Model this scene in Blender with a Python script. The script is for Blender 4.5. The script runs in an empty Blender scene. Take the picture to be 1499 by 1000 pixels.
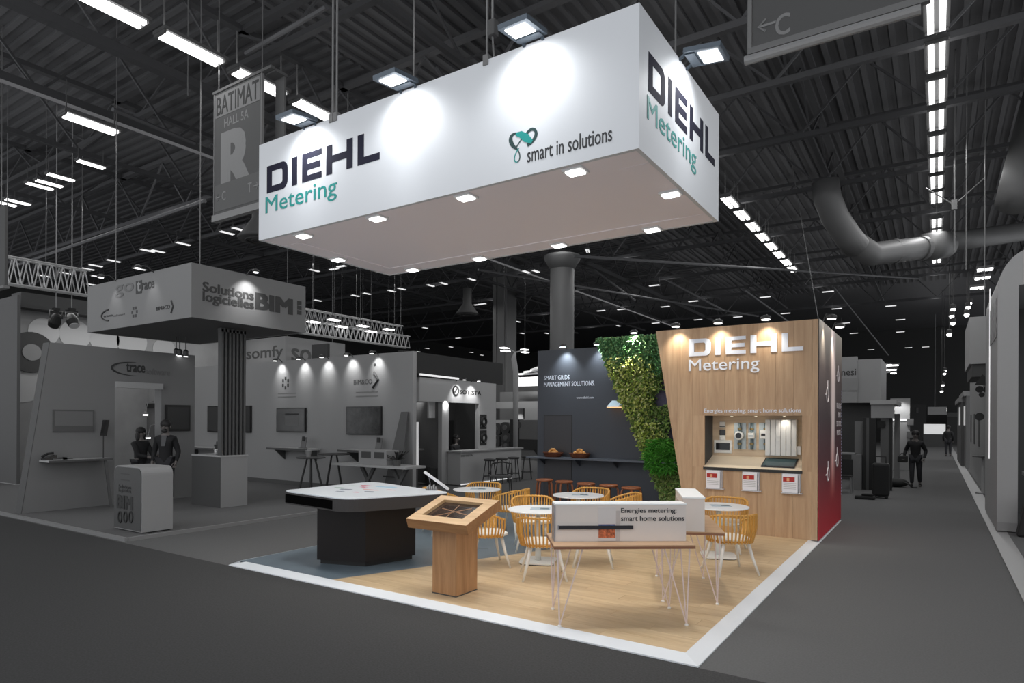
import bpy, bmesh, math, random
from mathutils import Vector, Matrix
random.seed(7)
PI = math.pi
scene = bpy.context.scene
COL = scene.collection

# ------------------------------------------------------------------ camera
YAW, ROLL, FPX, CX, CY, CAMH = .5842, .005, 940.33, 749.5, 615.83, 1.9
CAM = Vector((0, 0, CAMH))
FV = Vector((-math.sin(YAW), math.cos(YAW), 0))
_R0 = Vector((math.cos(YAW), math.sin(YAW), 0)); _U0 = Vector((0, 0, 1))
RV = _R0 * math.cos(ROLL) + _U0 * math.sin(ROLL)
UV = -_R0 * math.sin(ROLL) + _U0 * math.cos(ROLL)
cd = bpy.data.cameras.new('camera'); cam = bpy.data.objects.new('camera', cd); COL.objects.link(cam)
cam.matrix_world = Matrix(((RV.x, UV.x, -FV.x, 0), (RV.y, UV.y, -FV.y, 0), (RV.z, UV.z, -FV.z, CAMH), (0, 0, 0, 1)))
cd.sensor_width = 36.0; cd.lens = FPX * 36.0 / 1499; cd.shift_y = (CY - 500) / 1499
cd.clip_start = .05; cd.clip_end = 400
scene.camera = cam

# ------------------------------------------------------------------ world, exposure, hall light
scene.view_settings.view_transform = 'Standard'; scene.view_settings.look = 'None'
scene.view_settings.exposure = 0; scene.view_settings.gamma = 1
scene.view_settings.use_curve_mapping = False
scene.cycles.max_bounces = 6; scene.cycles.diffuse_bounces = 3; scene.cycles.glossy_bounces = 3
scene.cycles.transparent_max_bounces = 6; scene.cycles.sample_clamp_indirect = 3
scene.cycles.caustics_reflective = False; scene.cycles.caustics_refractive = False
w = bpy.data.worlds.new('hall_fill'); scene.world = w; w.use_nodes = True
w.node_tree.nodes['Background'].inputs[0].default_value = (.95, .97, 1, 1)
w.node_tree.nodes['Background'].inputs[1].default_value = 1.0  # even fill light added from outside, entering by the open hall front

def area_light(name, loc, sx, sy, power, col=(1, 1, 1)):
    l = bpy.data.lights.new(name, 'AREA'); l.shape = 'RECTANGLE'; l.size = sx; l.size_y = sy
    l.energy = power; l.color = col
    o = bpy.data.objects.new(name, l); COL.objects.link(o); o.location = loc
    return o
ROWS = [(-.03, 11, 60), (-5.3, 2, 50), (-11.3, 1, 50), (-16.5, 2, 50), (-22, 6, 50), (4.5, 2, 50)]
for (rx, y0, y1) in ROWS:      # the light of each row of ceiling fluorescents
    area_light('hall_row_light', (rx, (y0 + y1) / 2, 8.5), .3, y1 - y0, (14 if rx > -1 and rx < 1 else 7.5) * (y1 - y0))
    area_light('roof_fill_light', (rx, (y0 + y1) / 2, 8.75), .3, y1 - y0, 2.0 * (y1 - y0)).rotation_euler = (PI, 0, 0)   # upward fill added along each row to brighten the dark roof

def spot(name, loc, target, power, angle=60, blend=.6, size=.04, col=(1, 1, 1)):
    l = bpy.data.lights.new(name, 'SPOT'); l.energy = power; l.spot_size = math.radians(angle)
    l.spot_blend = blend; l.shadow_soft_size = size; l.color = col
    o = bpy.data.objects.new(name, l); COL.objects.link(o); o.location = loc
    d = Vector(target) - Vector(loc); o.rotation_euler = d.to_track_quat('-Z', 'Y').to_euler()
    return o

# ------------------------------------------------------------------ where a point of the picture lies in the hall
def ray(px, py): return FV + RV * ((px - CX) / FPX) - UV * ((py - CY) / FPX)
def GZ(px, py, z=.04):
    d = ray(px, py); return CAM + d * ((z - CAMH) / d.z)
def GY(px, py, y):
    d = ray(px, py); return CAM + d * (y / d.y)
def GX(px, py, x):
    d = ray(px, py); return CAM + d * (x / d.x)
def GD(px, py, dist): return CAM + ray(px, py) * dist

# ------------------------------------------------------------------ materials
def lin(v):
    v /= 255.0
    return v / 12.92 if v <= .04045 else ((v + .055) / 1.055) ** 2.4
def rgb(r, g, b): return (lin(r), lin(g), lin(b), 1)
MATS = {}
def mat(name, col, rough=.6, metal=0.0, emit=0.0, noise=0.0, nscale=8.0, bump=0.0, rand=0.0, spec=None, coat=0.0):
    if name in MATS: return MATS[name]
    m = bpy.data.materials.new(name); m.use_nodes = True
    nt = m.node_tree; b = nt.nodes['Principled BSDF']
    if len(col) == 3: col = rgb(*col)
    b.inputs['Base Color'].default_value = col
    b.inputs['Roughness'].default_value = rough; b.inputs['Metallic'].default_value = metal
    if spec is not None: b.inputs['Specular IOR Level'].default_value = spec
    if coat: b.inputs['Coat Weight'].default_value = coat
    if emit:
        b.inputs['Emission Color'].default_value = col; b.inputs['Emission Strength'].default_value = emit
    if noise or bump or rand:
        tc = nt.nodes.new('ShaderNodeTexCoord'); nz = nt.nodes.new('ShaderNodeTexNoise')
        nz.inputs['Scale'].default_value = nscale; nz.inputs['Detail'].default_value = 5
        nt.links.new(tc.outputs['Object'], nz.inputs['Vector'])
        mx = nt.nodes.new('ShaderNodeHueSaturation'); mx.inputs['Color'].default_value = col
        mr = nt.nodes.new('ShaderNodeMapRange')
        mr.inputs['To Min'].default_value = 1 - noise; mr.inputs['To Max'].default_value = 1 + noise
        mr.inputs['From Min'].default_value = .25; mr.inputs['From Max'].default_value = .75
        nt.links.new(nz.outputs['Fac'], mr.inputs['Value'])
        if rand:
            oi = nt.nodes.new('ShaderNodeObjectInfo'); m2 = nt.nodes.new('ShaderNodeMapRange')
            m2.inputs['To Min'].default_value = 1 - rand; m2.inputs['To Max'].default_value = 1 + rand
            nt.links.new(oi.outputs['Random'], m2.inputs['Value'])
            mm = nt.nodes.new('ShaderNodeMath'); mm.operation = 'MULTIPLY'
            nt.links.new(mr.outputs[0], mm.inputs[0]); nt.links.new(m2.outputs[0], mm.inputs[1])
            nt.links.new(mm.outputs[0], mx.inputs['Value'])
        else:
            nt.links.new(mr.outputs[0], mx.inputs['Value'])
        nt.links.new(mx.outputs[0], b.inputs['Base Color'])
        if bump:
            bp = nt.nodes.new('ShaderNodeBump'); bp.inputs['Strength'].default_value = bump
            bp.inputs['Distance'].default_value = .01
            nt.links.new(nz.outputs['Fac'], bp.inputs['Height']); nt.links.new(bp.outputs[0], b.inputs['Normal'])
    MATS[name] = m; return m

def wood(name, dark, light, axis, rough=.45, rand=.06, sc=1.0):
    """wood grain stretched along one axis (0 x, 1 y, 2 z)"""
    if name in MATS: return MATS[name]
    m = bpy.data.materials.new(name); m.use_nodes = True; nt = m.node_tree
    b = nt.nodes['Principled BSDF']; b.inputs['Roughness'].default_value = rough
    tc = nt.nodes.new('ShaderNodeTexCoord'); mp = nt.nodes.new('ShaderNodeMapping')
    s = [14 * sc] * 3; s[axis] = 1.1 * sc; mp.inputs['Scale'].default_value = s
    oi = nt.nodes.new('ShaderNodeObjectInfo')
    ad = nt.nodes.new('ShaderNodeVectorMath'); ad.operation = 'ADD'
    cb = nt.nodes.new('ShaderNodeCombineXYZ'); ml = nt.nodes.new('ShaderNodeMath'); ml.operation = 'MULTIPLY'
    ml.inputs[1].default_value = 37.0
    nt.links.new(oi.outputs['Random'], ml.inputs[0])
    for k in range(3): nt.links.new(ml.outputs[0], cb.inputs[k])
    nt.links.new(tc.outputs['Object'], mp.inputs['Vector'])
    nt.links.new(mp.outputs[0], ad.inputs[0]); nt.links.new(cb.outputs[0], ad.inputs[1])
    nz = nt.nodes.new('ShaderNodeTexNoise'); nz.inputs['Scale'].default_value = 1.0
    nz.inputs['Detail'].default_value = 6; nz.inputs['Roughness'].default_value = .62; nz.inputs['Distortion'].default_value = .6
    nt.links.new(ad.outputs[0], nz.inputs['Vector'])
    cr = nt.nodes.new('ShaderNodeValToRGB')
    cr.color_ramp.elements[0].position = .3; cr.color_ramp.elements[0].color = rgb(*dark)
    cr.color_ramp.elements[1].position = .72; cr.color_ramp.elements[1].color = rgb(*light)
    nt.links.new(nz.outputs['Fac'], cr.inputs['Fac'])
    hs = nt.nodes.new('ShaderNodeHueSaturation'); mr = nt.nodes.new('ShaderNodeMapRange')
    mr.inputs['To Min'].default_value = 1 - rand; mr.inputs['To Max'].default_value = 1 + rand
    nt.links.new(oi.outputs['Random'], mr.inputs['Value']); nt.links.new(mr.outputs[0], hs.inputs['Value'])
    nt.links.new(cr.outputs[0], hs.inputs['Color']); nt.links.new(hs.outputs[0], b.inputs['Base Color'])
    MATS[name] = m; return m

def glow(name, col, strength):
    if name in MATS: return MATS[name]
    m = bpy.data.materials.new(name); m.use_nodes = True; nt = m.node_tree
    b = nt.nodes['Principled BSDF']; b.inputs['Base Color'].default_value = rgb(*col)
    b.inputs['Emission Color'].default_value = rgb(*col); b.inputs['Emission Strength'].default_value = strength
    try: m.cycles.emission_sampling = 'NONE'
    except Exception: pass
    MATS[name] = m; return m

def G(v, name=None, rough=.7, **k):      # neutral greys of the hall and its other stands
    return mat(name or 'grey_%d' % v, (v, v, v), rough, **k)

# ------------------------------------------------------------------ mesh builder
class MB:
    def __init__(s): s.v = []; s.f = []
    def add(s, vs, fs):
        n = len(s.v); s.v += [tuple(p) for p in vs]; s.f += [tuple(i + n for i in f) for f in fs]; return s
    def box(s, x0, x1, y0, y1, z0, z1):
        x0, x1 = min(x0, x1), max(x0, x1); y0, y1 = min(y0, y1), max(y0, y1); z0, z1 = min(z0, z1), max(z0, z1)
        return s.add([(x0, y0, z0), (x1, y0, z0), (x1, y1, z0), (x0, y1, z0), (x0, y0, z1), (x1, y0, z1), (x1, y1, z1), (x0, y1, z1)],
                     [(3, 2, 1, 0), (4, 5, 6, 7), (0, 1, 5, 4), (1, 2, 6, 5), (2, 3, 7, 6), (3, 0, 4, 7)])
    def hexa(s, b, t):        # four bottom points, four top points
        return s.add(list(b) + list(t), [(3, 2, 1, 0), (4, 5, 6, 7), (0, 1, 5, 4), (1, 2, 6, 5), (2, 3, 7, 6), (3, 0, 4, 7)])
    def bar(s, a, b, w_, h_, up=(0, 0, 1)):
        a = Vector(a); b = Vector(b); d = (b - a).normalized(); u = Vector(up)
        r = d.cross(u)
        if r.length < 1e-4: r = d.cross(Vector((1, 0, 0)))
        r.normalize(); u = r.cross(d)
        o = [-r * w_ / 2 - u * h_ / 2, r * w_ / 2 - u * h_ / 2, r * w_ / 2 + u * h_ / 2, -r * w_ / 2 + u * h_ / 2]
        return s.hexa([a + q for q in o], [b + q for q in o])
    def tube(s, pts, r, n=8, cap=True, closed=False):
        pts = [Vector(p) for p in pts]; m = len(pts)
        rs = r if isinstance(r, (list, tuple)) else [r] * m
        rings = []; prev = None
        for i, p in enumerate(pts):
            if closed: t = pts[(i + 1) % m] - pts[i - 1]
            else: t = pts[min(i + 1, m - 1)] - pts[max(i - 1, 0)]
            t.normalize()
            if prev is None:
                prev = t.cross(Vector((0, 0, 1)))
                if prev.length < 1e-3: prev = t.cross(Vector((1, 0, 0)))
            prev = (prev - t * prev.dot(t)).normalized(); q = t.cross(prev)
            rings.append([p + (prev * math.cos(a) + q * math.sin(a)) * rs[i] for a in [2 * PI * k / n for k in range(n)]])
        vs = [v for rg in rings for v in rg]; fs = []
        for i in range(m if closed else m - 1):
            j = (i + 1) % m
            for k in range(n): fs.append((i * n + k, i * n + (k + 1) % n, j * n + (k + 1) % n, j * n + k))
        if cap and not closed:
            fs.append(tuple(range(n - 1, -1, -1))); fs.append(tuple((m - 1) * n + k for k in range(n)))
        return s.add(vs, fs)
    def lathe(s, prof, c=(0, 0, 0), n=24, sx=1, sy=1):
        vs = []; fs = []
        for r, z in prof:
            for k in range(n):
                a = 2 * PI * k / n; vs.append((c[0] + r * math.cos(a) * sx, c[1] + r * math.sin(a) * sy, c[2] + z))
        for i in range(len(prof) - 1):
            for k in range(n): fs.append((i * n + k, i * n + (k + 1) % n, (i + 1) * n + (k + 1) % n, (i + 1) * n + k))
        fs.append(tuple(range(n - 1, -1, -1))); fs.append(tuple((len(prof) - 1) * n + k for k in range(n)))
        return s.add(vs, fs)
    def prism(s, poly, ext, o=(0, 0, 0), r=(1, 0, 0), u=(0, 1, 0)):
        """poly in (r,u) coordinates, extruded by vector ext"""
        o = Vector(o); r = Vector(r); u = Vector(u); e = Vector(ext); n = len(poly)
        a = [o + r * p[0] + u * p[1] for p in poly]; b = [p + e for p in a]
        return s.add(a + b, [tuple(range(n - 1, -1, -1)), tuple(range(n, 2 * n))] + [(i, (i + 1) % n, n + (i + 1) % n, n + i) for i in range(n)])
    def ball(s, c, rx, ry, rz, nu=10, nv=7):
        vs = [(c[0], c[1], c[2] - rz)]; fs = []
        for j in range(1, nv):
            t = PI * j / nv
            for k in range(nu):
                a = 2 * PI * k / nu
                vs.append((c[0] + rx * math.sin(t) * math.cos(a), c[1] + ry * math.sin(t) * math.sin(a), c[2] - rz * math.cos(t)))
        vs.append((c[0], c[1], c[2] + rz)); L = len(vs) - 1
        for k in range(nu):
            fs.append((0, 1 + (k + 1) % nu, 1 + k)); fs.append((L, L - nu + k, L - nu + (k + 1) % nu))
            for j in range(nv - 2):
                q = 1 + j * nu; fs.append((q + k, q + (k + 1) % nu, q + nu + (k + 1) % nu, q + nu + k))
        return s.add(vs, fs)
    def xf(s, M): s.v = [tuple(M @ Vector(p)) for p in s.v]; return s
    def build(s, name, m, parent=None, world=False, smooth=False, bevel=0):
        me = bpy.data.meshes.new(name)
        vs = s.v
        if world and parent is not None:
            Mi = pmat(parent).inverted(); vs = [tuple(Mi @ Vector(p)) for p in vs]
        me.from_pydata(vs, [], s.f); me.update()
        bm = bmesh.new(); bm.from_mesh(me); bmesh.ops.recalc_face_normals(bm, faces=bm.faces)
        if bevel:
            bmesh.ops.bevel(bm, geom=[e for e in bm.edges if len(e.link_faces) == 2 and e.calc_face_angle(0) > .6],
                            offset=bevel, segments=2, profile=.5, affect='EDGES', clamp_overlap=True)
        bm.to_mesh(me); bm.free()
        if smooth:
            for p in me.polygons: p.use_smooth = True
        o = bpy.data.objects.new(name, me); COL.objects.link(o)
        if m is not None: me.materials.append(m)
        if parent is not None: o.parent = parent
        return o

def pmat(o):
    M = Matrix.LocRotScale(o.location, o.rotation_euler, o.scale)
    return pmat(o.parent) @ M if o.parent else M
def tag(o, label=None, cat=None, group=None, kind=None):
    if label: o['label'] = label
    if cat: o['category'] = cat
    if group: o['group'] = group
    if kind: o['kind'] = kind
    return o
def thing(name, label, cat, loc=(0, 0, 0), rz=0.0, group=None):
    o = bpy.data.objects.new(name, None); COL.objects.link(o); o.empty_display_size = .1
    o.location = loc; o.rotation_euler = (0, 0, rz)
    return tag(o, label, cat, group)
def dup(root, loc, rz, label=None, group=None):
    r = root.copy(); COL.objects.link(r); r.location = loc; r.rotation_euler = (0, 0, rz)
    if label: r['label'] = label
    if group: r['group'] = group
    def kids(a, b):
        for ch in [c for c in a.children]:
            k = ch.copy(); COL.objects.link(k); k.parent = b; kids(ch, k)
    kids(root, r)
    return r
def structure(o, kind='structure'): o['kind'] = kind; return o

def text_mb(txt, o, r, u, wd, ht, bold=0.0, thick=.004, shear=0.0, spacing=1.0):
    """lettering fitted into a wd x ht box whose lower left corner is o; stands out towards r x u"""
    cu = bpy.data.curves.new('lettering', 'FONT'); cu.body = txt; cu.extrude = 0
    cu.shear = shear; cu.resolution_u = 3; cu.space_character = spacing; cu.space_line = .85
    ob = bpy.data.objects.new('lettering', cu); COL.objects.link(ob)
    dg = bpy.context.evaluated_depsgraph_get(); dg.update()
    me = bpy.data.meshes.new_from_object(ob.evaluated_get(dg))
    bpy.data.objects.remove(ob); bpy.data.curves.remove(cu)
    shifts = [(0, 0)] + ([(a * bold, c * bold * .6) for a in (-1, 1) for c in (-1, 1)] if bold else [])
    xs = [v.co.x for v in me.vertices]; ys = [v.co.y for v in me.vertices]
    x0, x1, y0, y1 = min(xs), max(xs), min(ys), max(ys)
    kx = wd / (x1 - x0); ky = ht / (y1 - y0) if ht else kx
    o = Vector(o); r = Vector(r).normalized(); u = Vector(u).normalized(); nrm = r.cross(u)
    b = MB()
    fs = [tuple(p.vertices) for p in me.polygons]
    cnt = {}
    for p in fs:
        for i in range(len(p)): cnt[(p[i], p[(i + 1) % len(p)])] = 1
    for k, (dx, dz) in enumerate(shifts):
        tk = thick * (1 - .06 * k)
        vs = [o + r * ((v.co.x + dx - x0) * kx) + u * ((v.co.y + dz - y0) * ky) + nrm * tk for v in me.vertices]
        n = len(vs); back = [v - nrm * tk for v in vs]       # sides down to the surface give the letters a little depth
        b.add(vs + back, fs + [(a, n + a, n + c, c) for (a, c) in cnt if (c, a) not in cnt])
    bpy.data.meshes.remove(me)
    return b

# polygon clip (convex) for boards cut by an outline
def clip(poly, cl):
    out = poly
    n = len(cl)
    for i in range(n):
        a = cl[i]; b = cl[(i + 1) % n]; inp = out; out = []
        if not inp: return []
        def ins(p): return (b[0] - a[0]) * (p[1] - a[1]) - (b[1] - a[1]) * (p[0] - a[0]) >= -1e-9
        def isx(p, q):
            d1 = (p[0] - q[0], p[1] - q[1]); d2 = (a[0] - b[0], a[1] - b[1])
            den = d1[0] * d2[1] - d1[1] * d2[0]
            n1 = p[0] * q[1] - p[1] * q[0]; n2 = a[0] * b[1] - a[1] * b[0]
            return ((n1 * d2[0] - d1[0] * n2) / den, (n1 * d2[1] - d1[1] * n2) / den)
        for k in range(len(inp)):
            p = inp[k - 1]; q = inp[k]
            if ins(q):
                if not ins(p): out.append(isx(p, q))
                out.append(q)
            elif ins(p): out.append(isx(p, q))
    return out
def parea(p): return abs(sum(p[i - 1][0] * p[i][1] - p[i][0] * p[i - 1][1] for i in range(len(p)))) / 2
def rounded(poly, rad, n=5):
    out = []
    for i in range(len(poly)):
        p = Vector(poly[i]).to_2d(); a = (Vector(poly[i - 1]).to_2d() - p); b = (Vector(poly[(i + 1) % len(poly)]).to_2d() - p)
        r_ = min(rad, a.length * .45, b.length * .45)
        A = p + a.normalized() * r_; B = p + b.normalized() * r_
        for k in range(n + 1):
            t = k / n; q = A * (1 - t) ** 2 + p * 2 * t * (1 - t) + B * t * t; out.append((q.x, q.y))
    return out

# ================================================================== THE HALL
def slab(name, poly, z0, z1, m, parent=None):
    return MB().prism(poly, (0, 0, z1 - z0), (0, 0, z0)).build(name, m, parent)
FY = 4.93
carpet_d = mat('dark_carpet', (72, 72, 72), .95, noise=.18, nscale=60, bump=.15, spec=.1)
carpet_l = mat('aisle_carpet', (102, 102, 102), .95, noise=.1, nscale=60, bump=.15, spec=.1)
structure(slab('floor', [(-30, -.3), (14, -.3), (14, FY), (-30, FY)], -.1, 0, carpet_d))
structure(slab('floor', [(-50, FY), (14, FY), (14, 75), (-50, 75)], -.1, 0, carpet_l))

roof_m = mat('roof_deck', (88, 88, 90), .8)
steel = mat('roof_steel', (66, 66, 68), .7)
steel_l = mat('pale_roof_steel', (86, 86, 88), .6)
ZR = 11.2
roof = structure(slab('ceiling', [(-60, -1), (16, -1), (16, 80), (-60, 80)], ZR, ZR + .15, roof_m))
rb = MB()
for i in range(75):
    x = -12.5 + i * .36
    rb.box(x, x + .12, 0, 50, ZR - .09, ZR)
for i in range(115):
    y = 1 + i * .36
    rb.box(-45, -12.6, y, y + .12, ZR - .09, ZR)
structure(rb.build('roof_rib', roof_m, roof), 'stuff')

def truss(a, b, zb, zt, bay, label, wmain=.13, msteel=None):
    """roof girder from a to b with its bottom chord at zb; runs along x or y"""
    a = Vector((a[0], a[1], 0)); b = Vector((b[0], b[1], 0)); L = (b - a).length
    rz = math.atan2((b - a).y, (b - a).x)
    t = thing('roof_truss', label, 'roof truss', (a.x, a.y, zb), rz)
    ms = msteel or steel
    MB().box(0, L, -wmain / 2, wmain / 2, 0, wmain * .9).build('bottom_chord', ms, t)
    MB().box(0, L, -.09, .09, zt - zb - .12, zt - zb).build('top_chord', ms, t)
    h = zt - zb - .1
    n = int(L / bay); up = MB().bar((0, 0, .08), (bay / 2, 0, h), .05, .05).build('brace', ms, t)
    dn = MB().bar((bay / 2, 0, h), (bay, 0, .08), .05, .05).build('brace', ms, t)
    for k in range(1, n):
        for q in (up, dn):
            c = q.copy(); COL.objects.link(c); c.parent = t; c.location = (k * bay, 0, 0)
    return t
n_ = 0
for x, zb, y0 in ((-13.35, 9.0, 0), (-16.45, 9.0, 0), (-19.25, 9.0, 2), (-25.2, 9.2, 4), (-8.6, 9.6, 2), (-2.9, 9.6, 4), (3.2, 9.6, 4)):
    n_ += 1
    where = {-13.35: 'upper left, nearest of the girders running away', -16.45: 'upper left, second of the girders running away', -19.25: 'left, third of the girders running away',
             -25.2: 'far left beside the upper left banner', -8.6: 'above the white hanging sign', -2.9: 'between the white hanging sign and the right row of lights', 3.2: 'right of the long row of ceiling lights'}[x]
    truss((x, y0), (x, 48), zb, 10.9, 3.0, 'steel roof girder, ' + where, .2 if x in (-13.35, -16.45) else .13)
for y, zb in ((8.9, 10.0), (11.9, 9.0), (14.8, 9.2), (17.9, 9.2), (21.5, 9.0), (26, 9.0), (31, 9.0), (37, 9.0), (44, 9.0)):
    k = (8.9, 11.9, 14.8, 17.9, 21.5, 26, 31, 37, 44).index(y)
    where = ('above the front of the stand, nearest of the cross girders', 'second of the cross girders counted from the camera', 'third of the cross girders counted from the camera',
             'fourth of the cross girders, near the air duct', 'fifth of the cross girders, behind the air duct', 'sixth of the cross girders, beyond the timber wall',
             'seventh of the cross girders, far down the hall', 'eighth of the cross girders, far down the hall', 'last of the cross girders at the far end')[k]
    truss((-42, y), (9, y), zb, 10.9, 3.0, 'steel roof girder, ' + where, .14, steel_l if k in (1, 2) else None)

# slender roof bracing seen between the girders
def brace_rod(a, b, r, label):
    o = MB().tube([a, b], r, 6).build('roof_brace', steel_l); tag(o, label, 'roof brace', 'slanting braces under the roof')
for (p, q, d1, d2, lab) in (((700, 395), (1110, 463), 26, 34, 'long thin steel brace running right below the round column top'),
                            ((840, 375), (1345, 408), 20, 30, 'long thin steel brace crossing behind the timber wall lights'),
                            ((20, 390), (300, 294), 22, 15, 'long thin steel brace rising right, above the left hanging box'),
                            ((360, 78), (478, 10), 14, 12, 'thick short steel strut rising right beside the hall banner'),
                            ((165, 160), (285, 210), 14, 16, 'thin slanting rod at the upper left beside the light strip'),
                            ((1090, 425), (1180, 490), 30, 40, 'slanting brace above the top of the timber wall'),
                            ((1220, 420), (1300, 520), 34, 44, 'slanting brace above the red side wall'),
                            ((690, 175), (640, 100), 12, 14, 'slanting rod above the middle of the hanging sign'),
                            ((930, 440), (870, 395), 30, 30, 'slanting brace right of the round column'),
                            ((975, 410), (1060, 455), 28, 30, 'slanting brace below the right end of the hanging sign')):
    brace_rod(GD(*p, d1), GD(*q, d2), .05, lab)

# ceiling fluorescents: body, two tubes
tube_m = glow('fluorescent_tube', (255, 255, 255), 2.6)
tube_far = glow('distant_fluorescent_tube', (250, 250, 250), .8)
lamp_body = mat('lamp_housing', (90, 90, 90), .5)
def lamp_proto(far, label):
    t = thing('ceiling_light', label, 'ceiling light')
    MB().box(-.19, .19, -.60, .60, .03, .09).build('housing', lamp_body, t)
    for s in (-.57, .57): MB().box(-.17, .17, s - .02, s + .02, -.02, .03).build('end_cap', lamp_body, t)
    for s in (-1, 1):
        MB().box(s * .085 - .045, s * .085 + .045, -.53, .53, -.03, .03).build('light_tube', tube_far if far else tube_m, t)
    for y in (-.5, .5):
        MB().box(-.01, .01, y - .01, y + .01, .09, .8).build('hanger', lamp_body, t)
    return t
ZL = 8.6
near_lab = 'twin-tube fluorescent light in the long straight row running down the right aisle'
proto = lamp_proto(False, near_lab); proto['group'] = 'lights over the right aisle'; ORD = ('first', 'second', 'third', 'fourth', 'fifth', 'sixth', 'seventh', 'eighth', 'ninth', 'tenth', 'eleventh', 'twelfth', 'thirteenth', 'fourteenth', 'fifteenth', 'sixteenth')
row_lab = lambda k: 'twin-tube fluorescent light over the right aisle, %s from the near end' % ORD[k]
far_proto = lamp_proto(True, 'small fluorescent light far down the hall'); first_far = [True]; far_proto.scale = (.5, .5, .5)
proto.location = (-.03, 11.15, ZL); proto['label'] = row_lab(0)
y = 12.62; k = 0
while y < 33:
    if abs(y - 24.3) > .8: k += 1; dup(proto, (-.03, y, ZL), 0, row_lab(k))
    y += 1.46
for k in range(8): dup(proto, (-5.3, 20.0 + k * 1.46, ZL), 0, 'fluorescent light in the slanting row right of the hanging sign, %s from the near end' % ORD[k], 'lights in the row right of the hanging sign')
for k in range(6): dup(proto, (-11.3, 5.1 + k * 1.4, ZL), 0, 'long fluorescent light in the upper left row, %s from the near end' % ORD[k], 'lights in the row above the hall banner')
dup(proto, (-16.1, 6.9, ZL), 0, 'single long fluorescent light at the left, below the big girder')
for i, (px, py) in enumerate(((5, 298), (26, 296), (58, 273), (72, 269), (89, 260), (133, 241))):
    p = GZ(px, py, ZL); o = dup(proto, p, 0, 'bright fluorescent pair at the far left edge row, %s from the left' % ('first', 'second', 'third', 'fourth', 'fifth', 'sixth')[i], 'lights at the far left edge')
    o.scale = (.6, .6, .6)
far_pts = [(268, 357, 0), (332, 341, 0), (350, 336, 0), (216, 367, 0), (231, 368, 0), (140, 389, 0), (128, 394, 0), (166, 382, 0), (64, 404, 0), (97, 400, 0), (136, 417, 0), (204, 394, 0), (143, 405, 0),
           (443, 361, 0), (460, 396, 0), (465, 440, 0), (489, 394, 1), (500, 390, 1), (520, 433, 0), (537, 430, 0), (573, 426, 0), (588, 423, 0), (630, 418, 0), (649, 415, 0), (690, 409, 0), (700, 446, 1), (521, 466, 0), (622, 480, 0), (671, 495, 1),
           (770, 398, 0), (784, 397, 0), (860, 367, 2), (706, 445, 1), (758, 471, 0), (764, 488, 0), (880, 455, 1), (910, 453, 1), (958, 418, 1), (974, 449, 1), (905, 477, 0), (960, 473, 1), (1022, 468, 1), (1015, 441, 1), (1080, 464, 1),
           (1120, 435, 1), (1212, 427, 1), (1225, 452, 1), (1150, 459, 1), (1304, 448, 1), (1318, 468, 1), (1318, 486, 1), (1275, 512, 1), (1330, 509, 1), (1250, 488, 1), (1355, 508, 1), (660, 508, 0), (745, 491, 0), (800, 488, 0), (625, 510, 0), (612, 515, 0), (690, 516, 0), (705, 520, 0), (1238, 473, 1)]
dl = 'small fluorescent light in the dark far ceiling'
for (px, py, o) in far_pts:
    p = GZ(px, py, ZL)
    d = (p - CAM).dot(FV)
    if d > 75: continue
    rz = (0, PI / 2, .35)[o]
    side = 'left of the square column' if px < 725 else ('between the columns and the timber wall' if px < 990 else 'above and right of the timber wall')
    if first_far[0]:
        far_proto.location = p; far_proto['label'] = dl + ' ' + side; far_proto['group'] = 'far ceiling lights ' + side; first_far[0] = False
    else: dup(far_proto, p, rz, dl + ' ' + side, 'far ceiling lights ' + side)

# columns
def column(name, px, d, r, ztop, label, square, m, disc):
    p = GD(px, CY, d); t = thing(name, label, 'column', (p.x, p.y, 0))
    if square:
        MB().box(-r, r, -r, r, 0, ztop).build('shaft', m, t, bevel=.03)
        for s in (-.55, .55): MB().box(s * r - .07, s * r + .07, -r - .06, -r, 0, ztop).build('conduit', m, t)
        MB().box(-r * 1.25, r * 1.25, -r * 1.25, r * 1.25, 0, .3).build('base', m, t)
    else:
        MB().lathe([(r, 0), (r, ztop)], n=32).build('shaft', m, t, smooth=True)
        MB().lathe([(r * 1.06, 0), (r * 1.06, .4)], n=32).build('base', m, t)
        MB().lathe([(r, -.5), (r * 1.5, -.12), (r * 1.5, 0), (r * 1.1, .05)], (0, 0, ztop), n=32).build('flange', m, t, smooth=True)
    return t
column('round_column', 822, 24, .45, 8.05, 'round grey hall column with flange behind the dark wall', False, G(102, rough=.6), True)
column('square_column', 738, 37, .5, 11.2, 'square grey hall column with conduits left of the dark wall', True, G(88, rough=.6), False)

# ducts
duct = G(92, 'duct_metal', .55)
t = thing('air_duct', 'grey round ventilation duct with elbow hanging above the right aisle', 'air duct', GD(1262, 372, 19))
path = [GD(1208, 266, 18.6), GD(1211, 290, 18.6), GD(1222, 318, 18.8), GD(1240, 345, 19), GD(1254, 362, 19.2)]
MB().tube(path, .37, 20).build('elbow', duct, t, world=True, smooth=True)
MB().tube([GD(1250, 356, 19.2), GD(1275, 372, 20), GD(1310, 368, 20.4), GD(1352, 363, 21)], .36, 20).build('horizontal_run', duct, t, world=True, smooth=True)
for q in ((1306, 368.5, 20.4), (1346, 364, 20.9)):
    a = GD(*q); b2 = GD(q[0] + 5, q[1] - .6, q[2] + .06); MB().tube([a, b2], .39, 20).build('flange', duct, t, world=True)
t = thing('air_duct', 'grey ventilation duct continuing right behind the rounded white pillar', 'air duct', GD(1420, 350, 23))
MB().tube([GD(1372, 356, 22), GD(1420, 350, 22.6), GD(1540, 333, 24)], .34, 20).build('horizontal_run', duct, t, world=True, smooth=True)
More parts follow.
